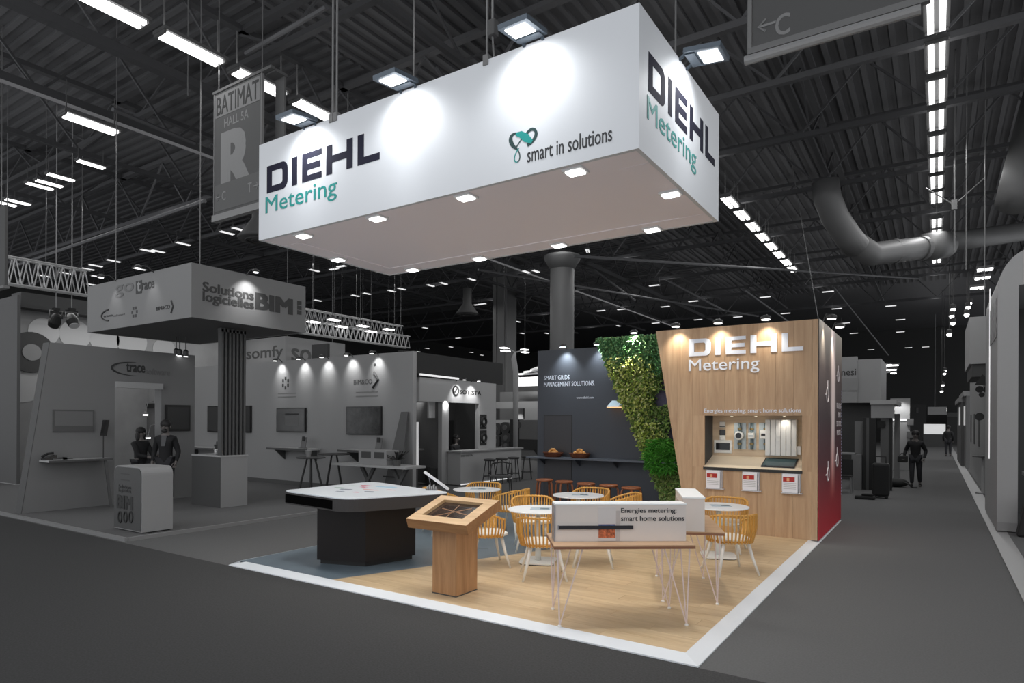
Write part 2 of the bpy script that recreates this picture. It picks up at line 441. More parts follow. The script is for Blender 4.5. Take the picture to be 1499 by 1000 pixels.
MB().tube([GD(1355, 362, 21.6), GD(1383, 358, 22)], .46, 20).build('flange', duct, t, world=True, smooth=True)
t = thing('air_duct', 'large grey ventilation duct end cut by the right edge of the photo', 'air duct', GD(1500, 300, 15))
MB().tube([GD(1486, 297, 15), GD(1500, 240, 15.3), GD(1530, 120, 16)], .4, 20).build('drop', duct, t, world=True, smooth=True)
for (px, py, d, lab) in ((382, 352, 15, 'round dark ceiling diffuser below the left corner of the hanging sign'), (684, 460, 30, 'round dark ceiling diffuser above the far stands')):
    p = GD(px, py, d); t = thing('ceiling_diffuser', lab, 'air diffuser', p)
    MB().lathe([(.5, 0), (.52, .05), (.45, .12), (.2, .5), (.2, 1.2)], n=24).build('cone', G(60), t, smooth=True)
    for r_ in (.2, .34): MB().tube([(r_ * math.cos(a), r_ * math.sin(a), -.01) for a in [2 * PI * i / 20 for i in range(20)]], .02, 5, closed=True).build('ring', G(70), t)
# thin drop cables
cable_m = G(105, 'steel_cable', .4)
def cable(a, b, r, label, group=None, hook=False):
    t = thing('suspension_cable', label, 'cable', a, 0, group)
    MB().tube([a, b], r, 5).build('wire', cable_m, t, world=True)
    if hook:
        MB().box(a[0] - .03, a[0] + .03, a[1] - .03, a[1] + .03, a[2], a[2] + .1).build('shackle', cable_m, t, world=True)
    return t
for (px, py, d, lab) in ((1200, 480, 20, 'thin slanting cable left of the air duct'), (1414, 395, 15, 'thin cable hanging right of the row of lights'), (275, 140, 13, 'thin cable left of the hall banner')):
    a = GD(px, py, d); cable(a, (a.x - .2 * (px == 1200) * 5, a.y, 11.195), .012, lab)
p = GD(1397, 370, 16); t = thing('suspension_rig', 'rope and clamp rig hanging above the right stands', 'rig', p)
MB().tube([p, (p.x, p.y, 11.195)], .02, 5).build('rope', cable_m, t, world=True)
q = GD(1397, 300, 16); MB().box(q.x - .06, q.x + .06, q.y - .05, q.y + .05, q.z - .12, q.z + .12).build('clamp', cable_m, t, world=True)
for s in (-.6, .6): MB().tube([q, (q.x + s, q.y + .2, q.z + .6)], .015, 5).build('sling', cable_m, t, world=True)

# ================================================================== THE STAND: platform
PX0, PX1, PY1 = -7.655, -1.527, 13.83
S1 = GZ(484, 849, .04); S1 = (S1.x, FY + .15)
E2 = (-3.47, 11.05)
stone = mat('stand_grey_lino', (104, 118, 128), .3, noise=.08, nscale=4)
plat = structure(slab('floor', [(PX0 + .02, FY + .15), (PX1 - .15, FY + .15), (PX1 - .15, PY1), (PX0 + .02, PY1)], .0, .03, G(70, 'platform_base')))
structure(slab('floor', [(PX0 + .02, FY + .15), S1, E2, (-3.47, PY1), (PX0 + .02, PY1)], .03, .04, stone))
oak_floor = wood('oak_floor_board', (194, 166, 128), (220, 196, 160), 0, .38, .05, .8)
woodpoly = [S1, (PX1 - .15, FY + .15), (PX1 - .15, 11.05), E2]
deck = structure(slab('floor', woodpoly, .03, .032, G(80, 'deck_underlay')))
y = FY + .15; row = 0
while y < 11.05:
    x = -6.2 - (row * .47) % 1.25
    while x < -1.6:
        c = clip([(x + .0012, y + .0012), (x + 1.2488, y + .0012), (x + 1.2488, y + .1888), (x + .0012, y + .1888)], woodpoly)
        if len(c) > 2 and parea(c) > .002:
            MB().prism(c, (0, 0, .008), (0, 0, .032)).build('floor_board', oak_floor, deck)
        x += 1.25
    y += .19; row += 1
edge_m = mat('white_edging', (232, 236, 240), .35)
def edging(name, a, b, ia, ib):
    return structure(MB().hexa([(a[0], a[1], 0), (b[0], b[1], 0), (ib[0], ib[1], 0), (ia[0], ia[1], 0)],
                               [(a[0], a[1], .012), (b[0], b[1], .012), (ib[0], ib[1], .043), (ia[0], ia[1], .043)]).build(name, edge_m))
edging('trim_1', (PX0, FY), (PX1, FY), (PX0 + .15, FY + .15), (PX1 - .15, FY + .15))
edging('trim_2', (PX1, FY), (PX1, PY1), (PX1 - .15, FY + .15), (PX1 - .15, PY1))
edging('trim_3', (PX0, FY), (PX0, PY1), (PX0 + .03, FY + .15), (PX0 + .03, PY1))
for (px, py) in ((707, 803.5), (700, 786)):      # floor power outlets
    p = GZ(px, py, .04); t = thing('floor_outlet', 'flat metal floor outlet strip set in the grey floor, %s' % ('nearer one' if py > 800 else 'farther one'), 'floor outlet', (p.x, p.y, .041), .6)
    MB().box(-.09, .09, -.015, .015, 0, .006).build('frame', mat('brushed_steel', (190, 195, 200), .3, .8), t)
    MB().box(-.07, .07, -.008, .008, .006, .009).build('slot', G(60), t)

# ------------------------------------------------------------------ timber wall with recess
WY, WT = 11.05, 3.52
NX0, NX1, NZ0, NZ1 = -3.336, -1.783, 1.117, 2.003
oak = wood('oak_panel', (172, 138, 106), (204, 172, 138), 2, .5, .05, .7)
oak_h = wood('pale_oak_lining', (200, 176, 146), (222, 202, 174), 0, .5, .03, .7)
W = thing('timber_wall', 'tall oak-panelled wall with white raised lettering and a lit recess', 'wall', (-2.8, WY, .04))
lx = lambda z: -4.218 + (3.519 - z) * .1715
outline = [(lx(.04), .04), (-1.545, .04), (-1.545, WT), (lx(WT), WT)]
x = -4.36
while x < -1.545:
    x2 = min(x + .272, -1.545)
    for (za, zb) in (((.04, NZ0), (NZ1, WT)) if (x < NX1 and x2 > NX0) else ((.04, WT),)):
        segs = [(x, x2)]
        if (za, zb) == (.04, WT): pass
        c = clip([(x + .001, za), (x2 - .001, za), (x2 - .001, zb), (x + .001, zb)], outline)
        if len(c) > 2 and parea(c) > 1e-3:
            MB().prism(c, (0, .04, 0), (0, WY, 0), (1, 0, 0), (0, 0, 1)).build('wall_board', oak, W, world=True)
    if x < NX0 < x2:
        MB().box(x + .001, NX0, WY, WY + .04, NZ0, NZ1).build('wall_board', oak, W, world=True)
    if x < NX1 < x2:
        MB().box(NX1, x2 - .001, WY, WY + .04, NZ0, NZ1).build('wall_board', oak, W, world=True)
    x = x2
# core behind the boards
core = MB()
core.prism([(lx(.04) + .01, .04), (NX0 - .02, .04), (NX0 - .02, WT), (lx(WT) + .01, WT)], (0, 2.7, 0), (0, WY + .042, 0), (1, 0, 0), (0, 0, 1))
core.box(NX0 - .02, -1.555, WY + .042, WY + 2.75, .04, NZ0 - .03)
core.box(NX0 - .02, -1.555, WY + .042, WY + 2.75, NZ1 + .02, WT - .005)
core.box(NX0 - .02, -1.555, WY + .55, WY + 2.75, NZ0 - .03, NZ1 + .02)
core.box(NX1 + .02, -1.555, WY + .042, WY + .55, NZ0 - .03, NZ1 + .02)
core.build('core', G(80, 'wall_core'), W, world=True)
# recess lining: back, dark left cheek, right cheek, lid, sloping desk
bk = oak_h
MB().box(NX0, NX1, WY + .5, WY + .54, 1.28, NZ1 + .01).build('recess_back', bk, W, world=True)
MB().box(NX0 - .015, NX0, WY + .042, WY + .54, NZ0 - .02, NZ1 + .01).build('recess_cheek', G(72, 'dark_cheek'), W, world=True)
MB().box(NX1, NX1 + .015, WY + .042, WY + .54, NZ0 - .02, NZ1 + .01).build('recess_cheek', bk, W, world=True)
MB().box(NX0, NX1, WY + .042, WY + .54, NZ1, NZ1 + .015).build('recess_lid', bk, W, world=True)
MB().hexa([(NX0, WY - .015, NZ0 - .03), (NX1, WY - .015, NZ0 - .03), (NX1, WY + .5, 1.26), (NX0, WY + .5, 1.26)],
          [(NX0, WY - .02, NZ0 + .008), (NX1, WY - .02, NZ0 + .008), (NX1, WY + .5, 1.30), (NX0, WY + .5, 1.30)]).build('recess_desk', mat('pale_desk', (226, 210, 186), .45), W, world=True)
MB().box(NX0 - .01, NX1 + .01, WY - .03, WY - .018, NZ0 - .04, NZ0 + .008).build('desk_edge', G(45, 'dark_edge'), W, world=True)
# raised DIEHL letters as outlines in a unit-height box
def letters_diehl(w=1.0):
    """[(x0, x1, polygons)] with total width 1 and height 1; holes made by separate strokes"""
    L = []
    s, h = .05, .23
    def R(x0, x1, y0, y1): return [(x0, y0), (x1, y0), (x1, y1), (x0, y1)]
    D = [R(0, s, 0, 1)]
    # D bowl: outer rounded, inner rounded, as a strip of quads
    def arc(x1, r_, y0, y1, ry):
        pts = [(s, y1), (x1 - r_, y1)]
        pts += [(x1 - r_ + r_ * math.sin(a), y1 - ry + ry * math.cos(a)) for a in [PI / 2 * k / 5 for k in range(1, 6)]]
        pts += [(x1 - r_ + r_ * math.cos(a), y0 + ry - ry * math.sin(a)) for a in [PI / 2 * k / 5 for k in range(0, 6)]]
        return pts + [(s, y0)]
    out = arc(.206, .05, 0, 1, .3); inn = arc(.206 - s, .018, h, 1 - h, .12)
    for i in range(len(out) - 1): D.append([out[i], inn[i], inn[i + 1], out[i + 1]])
    L.append(D)
    L.append([R(.248, .297, 0, 1)])
    L.append([R(.344, .394, 0, 1), R(.394, .52, 0, h - .02), R(.394, .51, .39, .61), R(.394, .52, 1 - h + .02, 1)])
    L.append([R(.562, .612, 0, 1), R(.612, .735, .38, .62), R(.735, .785, 0, 1)])
    L.append([R(.826, .876, 0, 1), R(.876, 1, 0, h)])
    return L
def place_diehl(o, r, u, wd, ht, thick, m, parent):
    o = Vector(o); r = Vector(r).normalized(); u = Vector(u).normalized(); n = r.cross(u)
    for polys in letters_diehl():
        b = MB()
        for p in polys: b.prism([(q[0] * wd, q[1] * ht) for q in p], n * thick, o, r, u)
        b.build('letter', m, parent, world=True)
white_l = mat('white_letter', (236, 240, 250), .4)
# unit letter box spans the whole word
place_diehl((-3.61, WY - .001, 3.035), (1, 0, 0), (0, 0, 1), 1.84,   .295, .012, white_l, W)
text_mb('Metering', (-3.61, WY - .001, 2.715), (1, 0, 0), (0, 0, 1), 1.175, .26, .004, .008).build('lettering', white_l, W, world=True)
text_mb('Energies metering: smart home solutions', (-3.335, WY - .001, 2.035), (1, 0, 0), (0, 0, 1), 1.535, .085, .01, .006).build('lettering', white_l, W, world=True)
# things in the recess
RY = WY + .5
dev_w = mat('white_plastic', (232, 232, 228), .4); dev_k = mat('black_glass', (28, 30, 34), .15); pipe = mat('grey_blue_pipe', (120, 140, 150), .35, .5)
cab = mat('white_lacquer', (225, 225, 222), .4)
def wall_thing(name, label, cat, x, z, group=None): return thing(name, label, cat, (x, RY, z), 0, group)
t = wall_thing('room_sensor', 'small white square sensor, top left in the lit recess', 'sensor', -3.16, 1.80)
MB().box(-.05, .05, -.035, 0, 0, .1).build('case', dev_w, t, bevel=.008); MB().box(-.045, .045, -.037, -.034, .008, .02).build('seam', dev_k, t)
t = wall_thing('wall_thermostat', 'black-screened thermostat with white round dial below, left in the recess', 'thermostat', -3.16, 1.60)
MB().box(-.05, .05, -.03, 0, .06, .16).build('screen', dev_k, t, bevel=.006)
MB().lathe([(.045, 0), (.045, .02), (.03, .035)], n=18).xf(Matrix.Translation((0, 0, .01)) @ Matrix.Rotation(PI / 2, 4, 'X')).build('dial', dev_w, t)
MB().box(-.05, .05, -.022, 0, -.04, .06).build('case', dev_w, t, bevel=.004)
t = wall_thing('wall_tablet', 'dark tablet screen in a white frame, bottom left in the recess', 'tablet', -3.15, 1.345)
MB().box(-.155, .155, -.03, 0, 0, .23).build('frame', dev_w, t, bevel=.008); MB().box(-.12, .12, -.034, -.028, .055, .18).build('screen', dev_k, t)
panel_g = mat('meter_back_plate', (176, 186, 188), .3, .3)
for i, (x, wd, kind) in enumerate(((-2.86, .2, 0), (-2.655, .13, 1), (-2.43, .23, 2))):
    t = wall_thing('meter_display', ('round-dial water meter on a steel pipe, first meter panel in the recess', 'square white meter on a thin pipe, middle meter panel in the recess', 'heat meter with black readout on a pipe, third meter panel in the recess')[i], 'meter', x, 1.42)
    MB().box(-wd / 2, wd / 2, -.012, 0, 0, .46).build('back_plate', panel_g, t)
    MB().tube([(0, -.05, 0), (0, -.05, .46)], .022, 10).build('pipe', pipe, t, smooth=True)
    for z in (.1, .36): MB().lathe([(.034, -.02), (.034, .02)], (0, -.05, z), 8).build('coupling', mat('brass', (150, 130, 90), .35, .8), t)
    if kind == 0:
        MB().lathe([(.075, 0), (.075, .05), (.06, .06)], n=22).xf(Matrix.Translation((0, -.06, .24)) @ Matrix.Rotation(PI / 2, 4, 'X')).build('dial_case', dev_w, t)
        MB().lathe([(.05, 0), (.05, .003)], n=18).xf(Matrix.Translation((0, -.12, .24)) @ Matrix.Rotation(PI / 2, 4, 'X')).build('dial', dev_k, t)
    else:
        h = .05 if kind == 1 else .075
        MB().box(-h, h, -.12, -.05, .19, .19 + 2 * h).build('meter_case', dev_w, t, bevel=.01)
        MB().box(-h * .75, h * .75, -.124, -.119, .19 + h * .7, .19 + h * 1.2).build('readout', dev_k if kind == 2 else panel_g, t)
t = thing('slatted_cabinet', 'white cabinet of upright slats with two small handles, right in the recess', 'cabinet', (-2.15, RY, 1.33))
cx0, cx1 = -2.42, -1.925
MB().box(cx0, cx1, RY - .1, RY, 1.33, 1.94).build('carcass', cab, t, world=True)
for k in range(6):
    a = cx0 + (cx1 - cx0) * k / 6
    MB().box(a + .003, a + (cx1 - cx0) / 6 - .003, RY - .135, RY - .101, 1.335, 1.935).build('slat', cab, t, world=True, bevel=.006)
for z in (1.59, 1.66): MB().box(cx0 + .2, cx0 + .24, RY - .15, RY - .134, z, z + .03).build('handle', dev_w, t, world=True)
MB().box(cx1, cx1 + .06, RY - .1, RY - .06, 1.36, 1.5).build('side_pocket', cab, t, world=True)
t = thing('touch_screen', 'flat black touch screen lying on the sloping desk of the recess', 'screen', (-2.15, WY + .2, 1.19))
def desk(x, s, lift): return (x, WY - .02 + .52 * s, NZ0 + .008 + .175 * s + lift)
MB().hexa([desk(-2.42, .16, .002), desk(-1.9, .16, .002), desk(-1.9, .84, .002), desk(-2.42, .84, .002)], [desk(-2.42, .16, .02), desk(-1.9, .16, .02), desk(-1.9, .84, .02), desk(-2.42, .84, .02)]).build('frame', dev_k, t, world=True)
MB().hexa([desk(-2.4, .22, .02), desk(-1.92, .22, .02), desk(-1.92, .78, .02), desk(-2.4, .78, .02)], [desk(-2.4, .22, .023), desk(-1.92, .22, .023), desk(-1.92, .78, .023), desk(-2.4, .78, .023)]).build('screen', mat('teal_screen', (70, 92, 96), .12), t, world=True)
for x in (-2.95, -2.55, -2.1): spot('recess_spot', (x, WY + .28, NZ1 - .02), (x, RY, 1.4), 4.0, 100, .8, .03, (1, .93, .82))
for x in (-2.95, -2.55, -2.1):
    t = thing('recess_light', 'tiny round downlight in the recess lid, %s' % {-2.95: 'left one', -2.55: 'middle one', -2.1: 'right one above the slatted cabinet'}[x], 'downlight', (x, WY + .28, NZ1))
    MB().lathe([(.03, -.012), (.03, 0)], n=14).build('rim', dev_w, t); MB().lathe([(.02, -.016), (.02, -.013)], n=12).build('lens', glow('warm_lens', (255, 236, 205), 3), t)
# leaflet holders under the recess
paper = mat('leaflet_paper', (238, 236, 240), .6); red_p = mat('leaflet_red', (176, 44, 40), .6); acr = mat('clear_acrylic', (205, 205, 210), .2)
for i, x in enumerate((-3.16, -2.56, -1.94)):
    t = thing('leaflet_holder', 'acrylic holder with red and white leaflets under the recess, %s' % ('left one', 'middle one', 'right one')[i], 'leaflet holder', (x, WY, .76))
    MB().box(-.14, .14, -.012, 0, .03, .33).build('back', acr, t)
    MB().box(-.14, .17, -.07, 0, -.005, .01).build('shelf', acr, t)
    MB().box(.12, .135, -.06, -.012, .01, .3).build('side', acr, t)
    for k in range(3):
        l = MB().box(-.125, .105, -.022 - k * .012, -.014 - k * .012, .012, .31 - k * .008).build('leaflet', paper, t)
    MB().box(-.115, .06, -.0485, -.0462, .185, .26).build('leaflet_picture', red_p, t)
    MB().box(-.06, -.02, -.049, -.0486, .195, .245).build('leaflet_figure', mat('leaflet_orange', (220, 160, 120), .6), t)
    for z in (.16, .13, .10, .07): MB().box(-.11, .08, -.0475, -.0461, z, z + .006).build('leaflet_line', G(175, 'print_grey'), t)

# printed red side
side = bpy.data.materials.new('printed_side'); side.use_nodes = True; nt = side.node_tree
b_ = nt.nodes['Principled BSDF']; b_.inputs['Roughness'].default_value = .5
tc = nt.nodes.new('ShaderNodeTexCoord'); sp = nt.nodes.new('ShaderNodeSeparateXYZ'); nt.links.new(tc.outputs['Object'], sp.inputs[0])
mr = nt.nodes.new('ShaderNodeMapRange'); mr.inputs['From Max'].default_value = WT; nt.links.new(sp.outputs[2], mr.inputs['Value'])
cr = nt.nodes.new('ShaderNodeValToRGB'); e = cr.color_ramp.elements
e[0].position = 0; e[0].color = rgb(188, 28, 44); e[1].position = 1; e[1].color = rgb(196, 186, 172)
for p_, c_ in ((.16, (150, 34, 44)), (.34, (92, 44, 50)), (.55, (74, 58, 60)), (.78, (112, 98, 94))):
    q = e.new(p_); q.color = rgb(*c_)
nt.links.new(mr.outputs[0], cr.inputs['Fac'])
# the streak of light in the print
def math_node(op, a, b=None):
    n = nt.nodes.new('ShaderNodeMath'); n.operation = op
    for i, v in enumerate((a, b)):
        if v is None: continue
        if isinstance(v, (int, float)): n.inputs[i].default_value = v
        else: nt.links.new(v, n.inputs[i])
    return n.outputs[0]
nz = nt.nodes.new('ShaderNodeTexNoise'); nz.inputs['Scale'].default_value = 1.3; nt.links.new(tc.outputs['Object'], nz.inputs['Vector'])
dy = math_node('ABSOLUTE', math_node('SUBTRACT', math_node('ADD', sp.outputs[1], math_node('MULTIPLY', nz.outputs['Fac'], .25)), 1.72))
st = math_node('SUBTRACT', 1.0, math_node('DIVIDE', dy, .34)); st = math_node('MAXIMUM', st, 0.0)
hz = math_node('MULTIPLY', st, math_node('MINIMUM', math_node('MULTIPLY', math_node('MAXIMUM', math_node('SUBTRACT', sp.outputs[2], .45), 0.0), 1.1), 1.0))
hz = math_node('MINIMUM', math_node('MULTIPLY', hz, 1.5), 1.0)
cr2 = nt.nodes.new('ShaderNodeValToRGB'); e = cr2.color_ramp.elements
e[0].position = .1; e[0].color = rgb(230, 80, 60); e[1].position = .5; e[1].color = rgb(246, 226, 220)
nt.links.new(mr.outputs[0], cr2.inputs['Fac'])
mix = nt.nodes.new('ShaderNodeMix'); mix.data_type = 'RGBA'
nt.links.new(hz, mix.inputs['Factor']); nt.links.new(cr.outputs[0], mix.inputs[6]); nt.links.new(cr2.outputs[0], mix.inputs[7])
nt.links.new(mix.outputs[2], b_.inputs['Base Color'])
sp_o = MB().box(0, .02, 0, 2.8, 0, WT - .04).build('printed_side', side, W); sp_o.location = (-1.555 + 2.8, 0, 0); sp_o['label'] = 'red to grey printed side of the timber wall with white slogan'
wt = mat('print_white', (235, 225, 225), .5)
for k, (s_, z) in enumerate((('REALIZING', 2.155), ('SMART', 1.99), ('SOLUTIONS', 1.825), ('WELCOME.', 1.66))):
    wd = (.62, .40, .62, .58)[k]
    text_mb(s_, (-1.534, 13.74 - wd, z), (0, 1, 0), (0, 0, 1), wd, .1, .012, .002).build('lettering', wt, W, world=True)
# thin pictograms of meters
for (y, z, s) in ((11.92, 2.36, .12), (12.02, 1.02, .11), (13.2, 1.2, .12), (13.3, 2.75, .1)):
    rg = [(-1.533, y + s * math.cos(a), z + s * math.sin(a)) for a in [2 * PI * k / 14 for k in range(14)]]
    b = MB().tube(rg, .012, 5, closed=True); b.tube([(-1.533, y, z + s), (-1.533, y, z + 2.0 * s)], .012, 5); b.tube([(-1.533, y - s, z), (-1.533, y - 2.4 * s, z)], .012, 5)
    b.build('pictogram', wt, W, world=True)
for k in range(34): MB().box(-1.552, -1.53, 13.845, 13.865, .5 + k * .06, .53 + k * .06).build('edge_rivet', mat('pale_blue', (190, 200, 235), .4), W, world=True)

# ================================================================== dark back wall, living wall, shelf
BY, BT = 12.7, 3.51
dark = mat('charcoal_panel', (66, 69, 76), .55); dark2 = mat('charcoal_door', (60, 59, 62), .5)
D = thing('dark_wall', 'charcoal back wall with white slogan and flush door', 'wall', (-6.6, BY, .04))
gl = lambda z: -6.136 + (3.69 - z) * .432          # left edge of the greenery
MB().prism([(-7.69, .04), (gl(.04) + .25, .04), (gl(BT) + .25, BT), (-7.69, BT)], (0, 1.1, 0), (0, BY, 0), (1, 0, 0), (0, 0, 1)).build('panel', dark, D, world=True)
MB().box(-7.50, -6.80, BY - .006, BY, .05, 2.02).build('door', dark2, D, world=True)
for (a, b, c, d_) in ((-7.51, -7.50, .05, 2.03), (-6.80, -6.79, .05, 2.03), (-7.51, -6.79, 2.02, 2.03)):
    MB().box(a, b, BY - .008, BY, c, d_).build('door_joint', G(38), D, world=True)
slog = mat('slogan_white', (225, 230, 240), .5)
text_mb('SMART GRIDS', (-7.52, BY - .001, 2.83), (1, 0, 0), (0, 0, 1), .66, .10, .008, .003).build('lettering', slog, D, world=True)
text_mb('MANAGEMENT SOLUTIONS.', (-7.52, BY - .001, 2.68), (1, 0, 0), (0, 0, 1), 1.28, .10, .008, .003).build('lettering', slog, D, world=True)
text_mb('www.diehl.com', (-6.68, BY - .001, 2.395), (1, 0, 0), (0, 0, 1), .43, .05, .004, .003).build('lettering', slog, D, world=True)
lt = thing('wall_lamp', 'slim pale wedge wall lamp on the dark wall beside the greenery', 'wall lamp', (-5.68, BY, 2.25))
MB().hexa([(-.17, -.22, -.05), (.17, -.22, -.05), (.17, 0, -.05), (-.17, 0, -.05)], [(-.12, -.05, .09), (.17, -.05, .09), (.17, 0, .09), (-.12, 0, .09)]).build('shade', mat('pale_blue_metal', (176, 200, 210), .4), lt)
MB().box(-.165, .165, -.215, -.02, -.065, -.051).build('lens', glow('warm_strip', (255, 190, 130), 1.2), lt)
# shelf counter
t = thing('shelf_counter', 'long charcoal shelf counter fixed along the dark back wall', 'counter', (-6, BY, 1.09))
MB().box(-7.78, -4.30, BY - .36, BY - .002, 1.055, 1.092).build('top', mat('charcoal_top', (92, 97, 106), .35), t, world=True)
for x in (-7.5, -6.6, -5.7): MB().prism([(0, 0), (-.28, 0), (0, -.16)], (.02, 0, 0), (x, BY - .003, 1.054), (0, 1, 0), (0, 0, 1)).build('bracket', dark, t, world=True)

# bread baskets
bask = mat('dark_wicker', (92, 48, 26), .7, noise=.3, nscale=60); roll_m = mat('bread_crust', (206, 142, 72), .6, noise=.25, nscale=14)
def basket(x, lab, n):
    t = thing('bread_basket', lab, 'basket', (x, BY - .18, 1.093))
    MB().lathe([(.19, 0), (.24, .10), (.25, .105), (.235, .09), (.18, .012)], n=22, sy=.62).build('bowl', bask, t)
    for z, r_ in ((.03, .206), (.06, .222), (.095, .243)):
        MB().tube([(r_ * math.cos(a), .62 * r_ * math.sin(a), z) for a in [2 * PI * k / 22 for k in range(22)]], .011, 5, closed=True).build('wicker_ring', bask, t)
    return t
def rolls(x, n):
    p0 = None
    for k in range(n):
        lay = 0 if k < 9 else (1 if k < 15 else 2)
        a = k * 2.4; r_ = (.15, .1, .03)[lay] * (.6 + .4 * random.random())
        p = (x + r_ * math.cos(a) * 1.15, BY - .18 + r_ * .6 * math.sin(a), 1.145 + lay * .05 + random.random() * .012)
        if rolls.proto is None:
            t = thing('bread_roll', 'golden brown bread roll heaped in the left basket', 'bread roll', p, 0, 'bread rolls in the left basket')
            MB().ball((0, 0, 0), .062, .04, .036, 10, 7).build('crumb', roll_m, t, smooth=True)
            for s in (-.02, .005, .03): MB().tube([(s, -.034, .014), (s + .008, 0, .034), (s + .014, .034, .014)], .006, 4).build('score', mat('pale_crumb', (232, 186, 120), .7), t)
            rolls.proto = t
        else:
            t = dup(rolls.proto, p, a * 1.7, 'golden brown bread roll heaped in the %s basket' % ('left' if x < -6.7 else 'right'), 'bread rolls in the %s basket' % ('left' if x < -6.7 else 'right'))
rolls.proto = None
basket(-7.17, 'dark wicker basket of bread rolls, left of two on the shelf counter', 18); rolls(-7.17, 18)
basket(-6.5, 'dark wicker basket of bread rolls, right of two on the shelf counter', 18); rolls(-6.5, 18)

# living wall
LW = thing('living_wall', 'slanting living wall of mixed green plants between dark wall and oak wall', 'plant wall', (-5.2, BY - .05, .04))
gp = [(gl(.04), .04), (-3.5, .04), (-4.1, 3.69), (gl(3.69), 3.69)]
MB().prism(gp, (0, .3, 0), (0, BY - .05, 0), (1, 0, 0), (0, 0, 1)).build('backing_panel', mat('plant_felt', (96, 92, 112), .9, noise=.2, nscale=20), LW, world=True)
def leaves(name, cols, n, region, lsz, wsz, depth, droop=.3):
    mm = bpy.data.materials.new(name); mm.use_nodes = True; nt = mm.node_tree; b = nt.nodes['Principled BSDF']; b.inputs['Roughness'].default_value = .45
    at = nt.nodes.new('ShaderNodeTexNoise'); at.inputs['Scale'].default_value = 9; tc = nt.nodes.new('ShaderNodeTexCoord'); nt.links.new(tc.outputs['Object'], at.inputs['Vector'])
    wn = nt.nodes.new('ShaderNodeTexWhiteNoise'); wn.noise_dimensions = '1D'; gm = nt.nodes.new('ShaderNodeNewGeometry')
    nt.links.new(gm.outputs['Random Per Island'], wn.inputs['W'])
    cr = nt.nodes.new('ShaderNodeValToRGB'); e = cr.color_ramp.elements
    e[0].position = 0; e[0].color = rgb(*cols[0]); e[1].position = 1; e[1].color = rgb(*cols[-1])
    for i, c in enumerate(cols[1:-1]): q = e.new((i + 1) / (len(cols) - 1)); q.color = rgb(*c)
    nt.links.new(wn.outputs['Value'], cr.inputs['Fac']); nt.links.new(cr.outputs[0], b.inputs['Base Color'])
    m = MB(); k = 0; tries = 0
    while k < n and tries < n * 60:
        tries += 1
        z = random.uniform(.06, 3.68); x = random.uniform(-6.2, -3.9)
        if x < gl(z) + .02 or x > -3.5 - z * .16: continue
        wgt = region(x, z)
        if random.random() > wgt: continue
        k += 1
        y = BY - .06 - random.random() * depth
        a = random.uniform(0, 2 * PI); el = random.uniform(-.9, .5) - droop
        d = Vector((math.cos(a) * math.cos(el), -abs(math.sin(a)) * math.cos(el) - .15, math.sin(el))).normalized()
        up = Vector((random.uniform(-.5, .5), -.8, random.uniform(.2, 1))).normalized(); s = d.cross(up).normalized(); nn = s.cross(d)
        L = lsz * random.uniform(.6, 1.3); wd = wsz * random.uniform(.7, 1.2); p = Vector((x, y, z))
        m.add([p, p + d * L * .45 + s * wd + nn * .01, p + d * L * .55 - s * wd + nn * .01, p + d * L - nn * L * .15], [(0, 1, 3), (0, 3, 2)])
    o = m.build(name, mm, LW, world=True); structure(o, 'stuff'); return o
def blob(cx, cz, r): return lambda x, z: max(0, 1 - ((x - cx) ** 2 + (z - cz) ** 2) / (r * r))
def strip(x, z): return (x - gl(z)) / max(.2, (-4.2 - gl(z)))
bare = lambda x, z: max(blob(-4.52, 2.72, .2)(x, z), blob(-4.66, 2.38, .2)(x, z) * 1.2, blob(-4.30, 1.66, .26)(x, z) * 1.5) > .3
up_ = lambda x, z: 0 if bare(x, z) else max(0, min(1, (z - 2.75) * 2)) * (1 - blob(-5.3, 2.9, .38)(x, z)) * .9
yellow = lambda x, z: 0 if bare(x, z) else min(1, blob(-5.3, 2.75, .6)(x, z) * 1.4 + blob(-5.8, 3.0, .25)(x, z) + blob(-5.02, 1.6, .45)(x, z) + blob(-5.2, 2.3, .4)(x, z) * .8)
moss = lambda x, z: 0 if bare(x, z) else (max(0, min(1, 1.2 - strip(x, z) * 1.8)) * (1 if z < 2.9 else .3) + (.55 if z < .95 else 0))
dense = lambda x, z: 0 if bare(x, z) else .8
bright = lambda x, z: min(1, blob(-4.6, 1.2, .36)(x, z) * 1.6)
leaves('fern_leaf', [(60, 110, 64), (96, 156, 96), (140, 190, 128), (74, 128, 86), (176, 210, 150)], 7000, up_, .085, .02, .16)
leaves('ivy_leaf', [(66, 100, 50), (118, 156, 76), (154, 182, 94), (90, 128, 64), (188, 204, 128)], 12000, dense, .07, .022, .12)
leaves('variegated_leaf', [(140, 164, 62), (176, 196, 90), (216, 218, 128), (110, 144, 58), (232, 230, 168)], 2600, yellow, .075, .026, .22)
leaves('moss_leaf', [(140, 156, 88), (166, 178, 112), (118, 138, 76), (190, 194, 136)], 5200, moss, .05, .018, .12)
leaves('palm_frond', [(86, 170, 66), (124, 204, 86), (58, 134, 48), (160, 224, 120)], 3000, bright, .15, .011, .3, .0)

